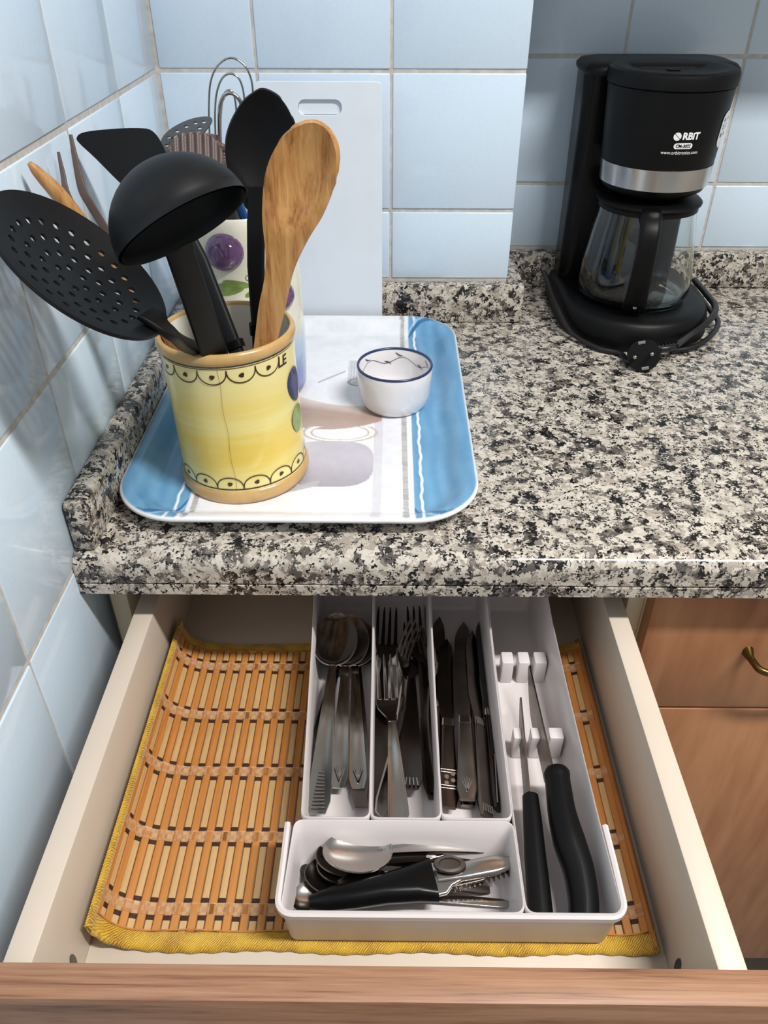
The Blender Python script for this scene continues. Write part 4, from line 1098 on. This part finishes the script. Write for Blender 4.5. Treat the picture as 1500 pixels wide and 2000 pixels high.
def basin(name, c4, draft, r=0.006, th=0.0011, zt=None, rim=0.0012):
    zt = zt or rimz
    top = dense(qring(c4, r)); cxm = sum(p.x for p in top)/len(top); cym = sum(p.y for p in top)/len(top)
    x0, x1 = min(p.x for p in top), max(p.x for p in top); y0, y1 = min(p.y for p in top), max(p.y for p in top)
    dfl, dfr_, dff, dfb = draft
    def shrink(p, f, extra=0.0):
        tx = (p.x-x0)/(x1-x0); ty = (p.y-y0)/(y1-y0)
        return Vector((p.x+(dfl+extra)*f*(1-tx)-(dfr_+extra)*f*tx, p.y+(dff+extra)*f*(1-ty)-(dfb+extra)*f*ty, 0))
    rings = []
    rings.append([shrink(p, 1, -rim-0.0004)*0 + Vector((*(shrink(p, 0).xy), zt(p.y)-0.004)) + (Vector((p.x-cxm, p.y-cym, 0)).normalized()*0) for p in top])
    def outw(p, d):
        tx = (p.x-x0)/(x1-x0); ty = (p.y-y0)/(y1-y0); return Vector((p.x-d*(1-2*tx if abs(1-2*tx) > .6 else 0), p.y-d*(1-2*ty if abs(1-2*ty) > .6 else 0), 0))
    R_ = [[Vector((*outw(p, rim).xy, zt(p.y)-0.006)) for p in top], [Vector((*outw(p, rim).xy, zt(p.y)-0.0008)) for p in top], [Vector((*outw(p, rim*0.5).xy, zt(p.y))) for p in top], [Vector((*p.xy, zt(p.y)-0.0006)) for p in top]]
    for f in (0.35, 0.7, 0.92): R_.append([Vector((*shrink(p, f).xy, zt(p.y)+(ZI+0.004-zt(p.y))*f/0.92)) for p in top])
    R_.append([Vector((*shrink(p, 1.0, 0.0012).xy, ZI+0.0012)) for p in top]); R_.append([Vector((*shrink(p, 1.0, 0.0040).xy, ZI)) for p in top])
    V, F = [], []; n = len(top)
    for rg in R_: V += rg
    for i in range(len(R_)-1):
        for k in range(n): F.append([i*n+k, (i+1)*n+k, (i+1)*n+(k+1) % n, i*n+(k+1) % n])
    F.append([(len(R_)-1)*n+k for k in range(n)][::-1])
    V = [v-oo for v in V]
    bm = bmesh.new(); vs = [bm.verts.new(v) for v in V]
    for f in F: bm.faces.new([vs[i] for i in f])
    bmesh.ops.recalc_face_normals(bm, faces=bm.faces)
    me = bpy.data.meshes.new(name); bm.to_mesh(me); bm.free()
    me.materials.append(M['white_plastic']); me.polygons.foreach_set('use_smooth', [True]*len(me.polygons)); me.set_sharp_from_angle(angle=math.radians(45))
    o = bpy.data.objects.new(name, me); COL.objects.link(o); o.parent = org; return o
YBK = 0.118
basin('spoon_compartment', [(0.2022, -0.1655), (0.2525, -0.1655), (0.2505, YBK), (0.1935, YBK)], (0.0035, 0.0015, 0.022, 0.012))
basin('fork_compartment', [(0.2545, -0.1655), (0.3058, -0.1655), (0.3050, YBK), (0.2525, YBK)], (0.0015, 0.0015, 0.022, 0.012))
basin('knife_compartment', [(0.3078, -0.1655), (0.3590, -0.1655), (0.3600, YBK), (0.3070, YBK)], (0.0015, 0.0015, 0.022, 0.012))
basin('front_compartment', [(0.1950, -0.2360), (0.3590, -0.2360), (0.3590, -0.1690), (0.1980, -0.1690)], (0.004, 0.003, 0.006, 0.012), 0.007)
basin('long_compartment', [(0.3612, -0.2360), (0.4255, -0.2360), (0.4165, YBK), (0.3622, YBK)], (0.0015, 0.0045, 0.006, 0.012), 0.007)
def shell(plan, zt, zb, th, fl):
    """upright wall along an open plan line with an outward lip"""
    prof = [(0.0, zt-0.0012), (fl*0.5, zt), (fl, zt-0.0012), (fl, zt-0.0055), (th, zt-0.0062), (th-0.004, zb+0.004), (th-0.0062, zb), (-0.004, zb), (-0.0015, zt-0.02)]
    plan = [Vector((*p, 0)) for p in plan]; rings = []
    for i, p in enumerate(plan):
        t = (plan[min(i+1, len(plan)-1)]-plan[max(i-1, 0)]).normalized(); nrm = Vector((t.y, -t.x, 0))
        rings.append([p+nrm*d+Vector((0, 0, z))-oo for d, z in prof])
    return loft(rings)
pl = [(0.1945, -0.1715), (0.1945, -0.20)] + [(0.2025-0.0085*math.cos(a), -0.2285-0.0085*math.sin(a)) for a in [PI/2*k/6 for k in range(7)]] + [(0.25, -0.237), (0.31, -0.237), (0.37, -0.237)] + [(0.4175+0.0085*math.sin(a), -0.2285-0.0085*math.cos(a)) for a in [PI/2*k/6 for k in range(7)]] + [(0.426, -0.20), (0.4255, -0.1715)]
V, F = shell(pl, -0.1080, ZO, 0.0012, 0.0040); obj('outer_wall', V, F, 'white_plastic', org, sharp=45)
V, F = rbox(0.1985, 0.4175, -0.2300, YBK-0.006, ZO, ZO+0.0015, 0.0005); obj('base_plate', [v-oo for v in V], F, 'white_plastic', org)
for row, vv, px_ in ((0, (1272, 1305), ((978, 1001), (1010, 1032), (1041, 1065), (1072, 1082))), (1, (1420, 1452), ((1001, 1026), (1035, 1060), (1070, 1098), (1104, 1114)))):
    zt_ = -0.1290
    for u0, u1 in px_:
        a, b = at_z(u0, vv[0], zt_), at_z(u1, vv[0], zt_); f_ = at_z(u0, vv[1]-10, zt_)
        V, F = rbox(a.x, b.x, f_.y, a.y, ZI-0.0005, zt_, 0.0016, 2); o = obj('knife_rest', [v-oo for v in V], F, 'white_plastic', org)

# ------------------------------------------------------------------ cutlery builders (x: along, from handle end to tip; y: across; z: up)
def grid_piece(st, nc=8, th=0.0016):
    """st: list of (x, halfwidth, z, dish); surface then thickened"""
    V, F = [], []
    for x, w, z, d in st:
        for j in range(nc+1):
            t = 2*j/nc-1; V.append(Vector((x, w*t, z+d*(t*t-1))))
    n = nc+1
    for i in range(len(st)-1):
        for j in range(nc): F.append([i*n+j, (i+1)*n+j, (i+1)*n+j+1, i*n+j+1])
    return thicken(V, F, th)
def handle_profile(L, x1, w0, wn, arch, bow=0.0):
    st = []
    for i in range(15):
        t = i/14; x = t*x1
        w = (w0*(1-t)**0.9+wn*(1-(1-t)**0.9))
        if i == 0: w *= 0.62
        if i == 1: w = max(w*0.97, 0)
        st.append((x, w, arch*math.sin(PI*min(t*1.0, 1))*0.9 + bow*t*t, 0.0005))
    return st
def ornament(kind, w0, z):
    ps = []
    if kind == 'fan':
        for k in range(5):
            a = math.radians(-34+17*k); ps.append(bar([(0.006, 0, z), (0.006+0.013*math.cos(a), 0.45*w0/0.006*0.013*math.sin(a)*0.9, z)], [0.0014, 0.0006], 0.0010))
    if kind == 'ladder':
        for k in range(11): ps.append(bar([(0.004+k*0.0030, -w0*(.55-.03*k), z), (0.004+k*0.0030, w0*(.55-.03*k), z)], 0.0010, 0.0009))
    if kind == 'rope':
        for s in (-1, 1): ps.append(bar([(0.003, s*w0*.75, z), (0.05, s*w0*.45, z+0.001)], 0.0012, 0.0010))
    if kind == 'band':
        for x in (0.016, 0.0185, 0.0310, 0.0335): ps.append(bar([(x, -w0*.95, z), (x, w0*.95, z)], 0.0010, 0.0010))
        for k in range(4): ps.append(tube([(0.0205+k*0.0030, (-1)**k*w0*.35, z-0.0006), (0.0205+k*0.003, (-1)**k*w0*.35, z+0.0006)], 0.0020, 8))
    if kind == 'cap':
        for k in range(5): ps.append(bar([(0.002, w0*(-.6+.3*k), z), (0.009, w0*(-.5+.25*k), z)], 0.0016, 0.0014))
    return join(*ps)
def place(o, tail, tip, roll=0.0):
    X = (Vector(tip)-Vector(tail)).normalized(); Z = Vector((0, 0, 1)); Y = Z.cross(X).normalized(); Z = X.cross(Y)
    m = Matrix((X, Y, Z)).transposed().to_4x4() @ Matrix.Rotation(roll, 4, 'X'); m.translation = Vector(tail); o.matrix_world = m
def spoon(label, tail, tip, bw=0.0205, w0=0.0085, orn=None, mat='steel', group=None, roll=0.0, name='table_spoon', bl=None, arch=0.006, cat='spoon'):
    L = (Vector(tip)-Vector(tail)).length; bl = bl or bw*3.0; xb = L-bl
    root = thing(name, label, cat, (0, 0, 0), group)
    st = handle_profile(L, xb, w0, 0.0030, arch)
    st += [(xb+bl*0.04, 0.0034, -0.0006, 0.0003)]
    V, F = grid_piece(st, 6, 0.0018); h = obj('handle', V, F, mat, root, sharp=50)
    if orn:
        V, F = ornament(orn, w0, st[3][2]+0.0006); obj('ornament', V, F, 'steel', h, sharp=40)
    sb_ = []
    for i in range(17):
        t = 0.5-0.5*math.cos(PI*i/16); q = t**0.92
        w = bw*math.sqrt(max(0, 1-(2*q-1)**2)); w = max(w, 0.0034 if i < 4 else 0.0008)
        sb_.append((xb+bl*t, w, 0.0, min(bw*0.36, 0.75*w)*math.sin(PI*q)**0.6))
    V, F = grid_piece(sb_, 16, 0.0012); obj('bowl', V, F, mat, root, sharp=60)
    place(root, tail, tip, roll); return root
def fork(label, tail, tip, hw_=0.0120, w0=0.0085, orn=None, mat='steel', group=None, roll=0.0, arch=0.005, cat='fork'):
    L = (Vector(tip)-Vector(tail)).length; hl = 0.072; xh = L-hl
    root = thing('dinner_fork', label, cat, (0, 0, 0), group)
    st = handle_profile(L, xh, w0, 0.0032, arch); V, F = grid_piece(st, 6, 0.0018); h = obj('handle', V, F, mat, root, sharp=50)
    if orn:
        V, F = ornament(orn, w0, st[3][2]+0.0006); obj('ornament', V, F, 'steel', h, sharp=40)
    zc = lambda t: -0.006*math.sin(PI*min(t*1.15, 1))+0.004*max(0, t-.8)*5*0.6
    sb_ = [(xh+hl*t, w, zc(t), 0.0012*math.sin(PI*t)) for t, w in ((0, 0.0033), (.08, 0.0045), (.16, 0.0080), (.24, hw_*.92), (.32, hw_), (.40, hw_*1.0))]
    V, F = grid_piece(sb_, 8, 0.0015); obj('head', V, F, mat, root, sharp=50)
    for k in range(4):
        yc = hw_*(-0.79+0.527*k); pts = [(xh+hl*t, yc*(1-.06*t), zc(t)-0.0008) for t in (.38, .5, .65, .8, .92, 1.0)]
        V, F = bar(pts, [0.0040, 0.0036, 0.0033, 0.0028, 0.0022, 0.0010], [0.0015]*5+[0.0008]); obj('tine', V, F, mat, root, sharp=50)
    place(root, tail, tip, roll); return root
def knife(label, tail, tip, w0=0.0072, orn=None, mat='steel_dull', group=None, roll=0.0, hl=0.0, hmat=None, name='table_knife', bw=0.0095, hth=0.0055, cat='knife'):
    L = (Vector(tip)-Vector(tail)).length; hl = hl or L*0.44
    root = thing(name, label, cat, (0, 0, 0), group)
    n = 9; pts = [(hl*i/(n-1), 0, 0) for i in range(n)]
    V, F = bar(pts, [2*w0*(0.72 if i == 0 else 1-0.34*i/(n-1)) for i in range(n)], [hth*(0.8 if i == 0 else 1-0.2*i/(n-1)) for i in range(n)], rr=0.42); h = obj('handle', V, F, hmat or mat, root, sharp=45)
    if orn:
        V, F = ornament(orn, w0, hth/2); obj('ornament', V, F, 'steel', h, sharp=40)
    V, F = bar([(hl-0.002, 0, 0), (hl+0.006, 0, 0)], [0.0115, 0.0105], [0.0052, 0.004], rr=0.3); obj('bolster', V, F, 'steel', root, sharp=45)
    st = []
    for i in range(13):
        t = i/12; x = hl+0.004+(L-hl-0.004)*t
        up = bw*(0.55+0.45*min(1, t*4)) if t < .72 else bw*max(0.02, 1-((t-.72)/.28)**2.2); lo = -bw*(0.55+.1*t) if t < .9 else -bw*(.64)*(1-0.9*(t-.9)/.1)
        st.append((x, lo, up))
    V, F = [], []
    for x, lo, up in st:
        for j in range(5): q = j/4; V.append(Vector((x, lo+(up-lo)*q, 0.0007*(1-(2*q-1)**2))))
    for i in range(12):
        for j in range(4): F.append([i*5+j, (i+1)*5+j, (i+1)*5+j+1, i*5+j+1])
    V, F = thicken(V, F, 0.0013); obj('blade', V, F, mat, root, sharp=40)
    place(root, tail, tip, roll); return root

zf = ZI
def zat(u, v, z): return at_z(u, v, z)
# spoons, topmost last
spoon('dark tablespoon at the bottom left of the spoon pile', zat(606, 1530, zf+0.010), zat(676, 1216, zf+0.010), 0.0205, 0.0085, None, 'steel_dark', 'tablespoons in the cutlery tray')
spoon('plain tablespoon lying rightmost with its handle towards the divider', zat(707, 1575, zf+0.008), zat(696, 1210, zf+0.015), 0.0205, 0.0092, None, 'steel_dull', 'tablespoons in the cutlery tray')
spoon('tablespoon with a leaf fan on its handle, right of the middle', zat(700, 1540, zf+0.012), zat(690, 1204, zf+0.023), 0.0208, 0.0078, 'fan', 'steel', 'tablespoons in the cutlery tray', arch=0.004)
spoon('tablespoon with a wide fan-shaped leaf ornament in the middle of the pile', zat(661, 1538, zf+0.015), zat(680, 1200, zf+0.031), 0.0210, 0.0080, 'fan', 'steel', 'tablespoons in the cutlery tray', arch=0.004)
spoon('topmost shiny tablespoon with a ribbed square handle end', zat(620, 1588, zf+0.017), zat(660, 1197, zf+0.041), 0.0205, 0.0100, 'ladder', 'steel', 'tablespoons in the cutlery tray', arch=0.003)
# forks
fork('dark dinner fork lying leftmost with its tines against the back', zat(735, 1582, zf+0.008), zat(757, 1188, zf+0.016), 0.0122, 0.0085, None, 'steel_dark', 'forks in the cutlery tray')
fork('dinner fork lying rightmost with upright tines at the back', zat(848, 1560, zf+0.006), zat(813, 1186, zf+0.018), 0.0122, 0.0070, None, 'steel_dark', 'forks in the cutlery tray')
fork('fork turned on its side between the other forks', zat(742, 1590, zf+0.014), zat(812, 1212, zf+0.026), 0.0115, 0.0082, None, 'steel', 'forks in the cutlery tray', roll=1.0)
fork('fork lying face down behind the shell-ended handle', zat(840, 1545, zf+0.010), zat(826, 1232, zf+0.020), 0.0115, 0.0070, None, 'steel_dull', 'forks in the cutlery tray', roll=-0.9)
fork('fork with a broad dark handle ending in a ribbed silver cap', zat(800, 1540, zf+0.018), zat(806, 1218, zf+0.014), 0.0112, 0.0112, 'cap', 'steel_dark', 'forks in the cutlery tray', arch=0.002)
fork('topmost shiny fork with a long grooved handle and short tines', zat(780, 1606, zf+0.020), zat(756, 1280, zf+0.032), 0.0122, 0.0088, 'rope', 'steel', 'forks in the cutlery tray', arch=0.002)
# knives
G = 'table knives in the cutlery tray'
knife('table knife leftmost in its compartment beside the divider', zat(868, 1555, zf+0.005), zat(858, 1205, zf+0.008), 0.0070, None, 'steel_dark', G, 0.5)
knife('table knife rightmost, resting on edge against the divider', zat(990, 1598, zf+0.008), zat(952, 1235, zf+0.012), 0.0065, None, 'steel_dark', G, 1.2)
knife('narrow table knife on edge, second from the right divider', zat(972, 1582, zf+0.010), zat(936, 1215, zf+0.012), 0.0065, 'rope', 'steel_dark', G, 1.0)
knife('broad table knife lying under the fan-patterned knife', zat(914, 1575, zf+0.006), zat(905, 1215, zf+0.010), 0.0078, None, 'steel_dull', G, 0.1)
knife('table knife with a faceted angular handle end at the front', zat(950, 1595, zf+0.014), zat(922, 1232, zf+0.016), 0.0082, 'cap', 'steel_dull', G, 0.6)
knife('dark table knife with a scrolled silver band near its handle end', zat(878, 1578, zf+0.012), zat(872, 1248, zf+0.016), 0.0078, 'band', 'steel_dark', G, 0.15)
knife('topmost table knife with a fan ornament on its flat handle', zat(913, 1562, zf+0.018), zat(902, 1252, zf+0.018), 0.0088, 'fan', 'steel_dull', G, 0.0)
# teaspoons in the front compartment, handles to the right
G = 'teaspoons in the front compartment'
ts = dict(name='tea_spoon', group=G, arch=0.003)
spoon('dark teaspoon leftmost in the front compartment', zat(905, 1690, zf+0.004), zat(573, 1672, zf+0.010), 0.0165, 0.0050, None, 'steel_dark', **ts)
spoon('teaspoon lying lowest left with its bowl by the front wall', zat(820, 1722, zf+0.004), zat(568, 1758, zf+0.012), 0.0150, 0.0046, None, 'steel', **ts)
spoon('dark-bowled teaspoon in the middle of the teaspoon pile', zat(957, 1735, zf+0.004), zat(596, 1702, zf+0.016), 0.0160, 0.0048, None, 'steel_dull', **ts)
spoon('teaspoon nested under the bright topmost teaspoon', zat(930, 1668, zf+0.010), zat(618, 1670, zf+0.023), 0.0165, 0.0048, None, 'steel_dull', **ts)
spoon('teaspoon with an ornate handle half under the opener', zat(880, 1672, zf+0.014), zat(620, 1690, zf+0.021), 0.0160, 0.0048, 'fan', 'steel_dull', **ts)
spoon('bright matt teaspoon on top of the teaspoon pile', zat(962, 1652, zf+0.016), zat(632, 1662, zf+0.032), 0.0172, 0.0060, None, 'steel', **ts)
spoon('small dark teaspoon lying upside down behind the black grip', zat(850, 1735, zf+0.008), zat(660, 1728, zf+0.018), 0.0135, 0.0046, None, 'steel_dark', roll=PI, **ts)
# opener with black grip
zo_ = zf+0.020
op = thing('can_opener', 'can opener with a thick black grip and a toothed steel jaw', 'can opener', (0, 0, 0))
a, b = zat(604, 1764, zo_), zat(848, 1718, zo_); d = (b-a).normalized()
pts = [a, a.lerp(b, .12), a.lerp(b, .35), a.lerp(b, .6), a.lerp(b, .85), b]
V, F = bar(pts, [0.008, 0.015, 0.0190, 0.0210, 0.0270, 0.0330], [0.010, 0.014, 0.016, 0.017, 0.016, 0.012], rr=0.45); obj('grip', V, F, 'black_gloss', op, sharp=60)
c = zat(905, 1702, zo_+0.002); e = zat(1006, 1682, zo_+0.003)
V, F = bar([b-d*0.004, b+d*0.006, b.lerp(c, .5), c], [0.026, 0.0250, 0.017, 0.012], 0.0035); neck = obj('neck', V, F, 'steel', op, sharp=45)
V, F = bar([c-d*0.02, c, c.lerp(e, .6), e], [0.010, 0.0140, 0.0150, 0.007], [0.004, 0.006, 0.0065, 0.003], rr=0.45); jaw = obj('jaw', V, F, 'steel', op, sharp=45)
q0, q1 = zat(868, 1730, zo_-0.004), zat(1000, 1694, zo_-0.002)
V, F = bar([q0, q0.lerp(q1, .5), q1], [0.006, 0.008, 0.004], 0.002); obj('blade', V, F, 'steel_dull', jaw, sharp=45)
dq = (q1-q0).normalized(); sd = Vector((dq.y, -dq.x, 0))
for i in range(12):
    p = q0.lerp(q1, 0.12+i*0.072)+sd*0.0036; V, F = bar([p-sd*0.001, p+sd*0.0026], [0.0032, 0.0008], 0.0016); obj('tooth', V, F, 'steel_dull', jaw, smooth=False)
w0_ = zat(878, 1690, zo_+0.006)
V, F = lathe([(0.0001, 0.0), (0.0085, 0.0), (0.0090, 0.0010), (0.0085, 0.0022), (0.006, 0.0026), (0.0055, 0.0016), (0.0001, 0.0016)], 24); V = [Vector((v.x*1.35, v.y*0.75, v.z))+w0_ for v in V]; obj('turning_key', V, F, 'steel_dull', op, sharp=45)
# thin peeler blade beside the front wall
pb_ = thing('flat_blade', 'thin flat steel blade lying along the front wall of the tray', 'blade', (0, 0, 0))
a, b = zat(852, 1752, zf+0.006), zat(1014, 1768, zf+0.003)
V, F = bar([a, a.lerp(b, .8), b], [0.0075, 0.0065, 0.001], 0.0012); obj('blade', V, F, 'steel', pb_, sharp=40)
a2 = a-(b-a).normalized()*0.022
V, F = bar([a2, a], 0.007, 0.004); obj('tang', V, F, 'steel_dull', pb_, sharp=40)
# two kitchen knives in the long compartment, blades upright in the slots
def slot_knife(name, label, tip, heel, depth, serr, lean=0.0):
    root = thing(name, label, 'knife', (0, 0, 0)); tip, heel = Vector(tip), Vector(heel)
    n = 40; V = []
    for i in range(n+1):
        t = i/n; p = heel.lerp(tip, t); dp = depth*(1 if t < .55 else 1-0.85*((t-.55)/.45)**1.6)
        tz = 0.0010*(i % 2) if serr and t > .08 else 0
        V += [p+Vector((0, 0, 0.0)), p-Vector((lean*dp, 0, dp-tz))]
    F = [[2*i, 2*i+1, 2*i+3, 2*i+2] for i in range(n)]
    side = (tip-heel).cross(Vector((0, 0, 1))).normalized()
    V, F = thicken(V, F, 0.0014); obj('blade', V, F, 'steel_dull', root, sharp=40); return root
k1 = slot_knife('serrated_knife', 'small serrated knife with a straight black handle in the right slots', zat(1019, 1362, -0.121), zat(1036, 1545, -0.126), 0.016, True, 0.12)
pts = [zat(u, v, z) for u, v, z in ((1036, 1556, -0.1275), (1040, 1600, -0.128), (1046, 1680, -0.132), (1052, 1740, -0.134), (1057, 1800, -0.136))]
V, F = bar(pts, [0.0125, 0.0145, 0.0165, 0.0175, 0.0180], [0.014, 0.015, 0.0165, 0.017, 0.0165], rr=0.48); obj('handle', V, F, 'black_plastic', k1, sharp=60)
k2 = slot_knife('kitchen_knife', 'long kitchen knife with a curved black rubber handle in the right slots', zat(1036, 1300, -0.119), zat(1082, 1500, -0.120), 0.020, False, 0.20)
pts = smooth_path([zat(u, v, z) for u, v, z in ((1086, 1505, -0.121), (1091, 1540, -0.122), (1098, 1590, -0.124), (1112, 1645, -0.127), (1130, 1700, -0.130), (1139, 1755, -0.133), (1140, 1800, -0.135))], 4); n = len(pts)
wv_ = [float(np.interp(i/(n-1), [0, .04, .1, .3, .5, .7, .85, 1], [.0175, .0210, .0195, .0210, .0240, .0225, .0215, .0205])) for i in range(n)]
V, F = bar(pts, wv_, [w*1.15 for w in wv_], rr=0.48); h2_ = obj('handle', V, F, 'black_plastic', k2, sharp=60)
for i in range(6):
    p = pts[1].lerp(pts[5], i/6)+Vector((0, 0, 0.0098)); V, F = bar([p-Vector((0.005, 0, 0)), p+Vector((0.005, 0, 0))], 0.0012, 0.0010); obj('grip_ridge', V, F, 'black_plastic', h2_, smooth=False)

# stitched line along the inner edge of the cloth border
for yb, nm in ((-0.2268, 'front'), (0.0478, 'back')):
    V, F = [], []
    for i in range(161):
        s_ = 0.009+(cl[-1]-0.013)*i/160; p, d, nrm = mat_pt(s_)
        for dy in (-0.0005, 0.0005): V.append(p+nrm*0.0037+Vector((0, yb+dy+0.0006*math.sin(s_*90), 0))-mo)
    for i in range(160): F.append([2*i, 2*i+2, 2*i+3, 2*i+1])
    V, F = thicken(V, F, 0.0006); obj('stitching', V, F, 'orange_slat', mat_)

# put the handle point of things built in place at their own base
bpy.context.view_layer.update()
for root in (op, pb_, k1, k2, wt):
    pts = []
    def walk(o):
        for c_ in o.children:
            if c_.type == 'MESH': pts.extend([c_.matrix_world @ Vector(b_) for b_ in c_.bound_box])
            walk(c_)
    walk(root)
    base_ = Vector((sum(p.x for p in pts)/len(pts), sum(p.y for p in pts)/len(pts), min(p.z for p in pts)))
    root.location = base_
    for c_ in root.children: c_.location = c_.location - base_
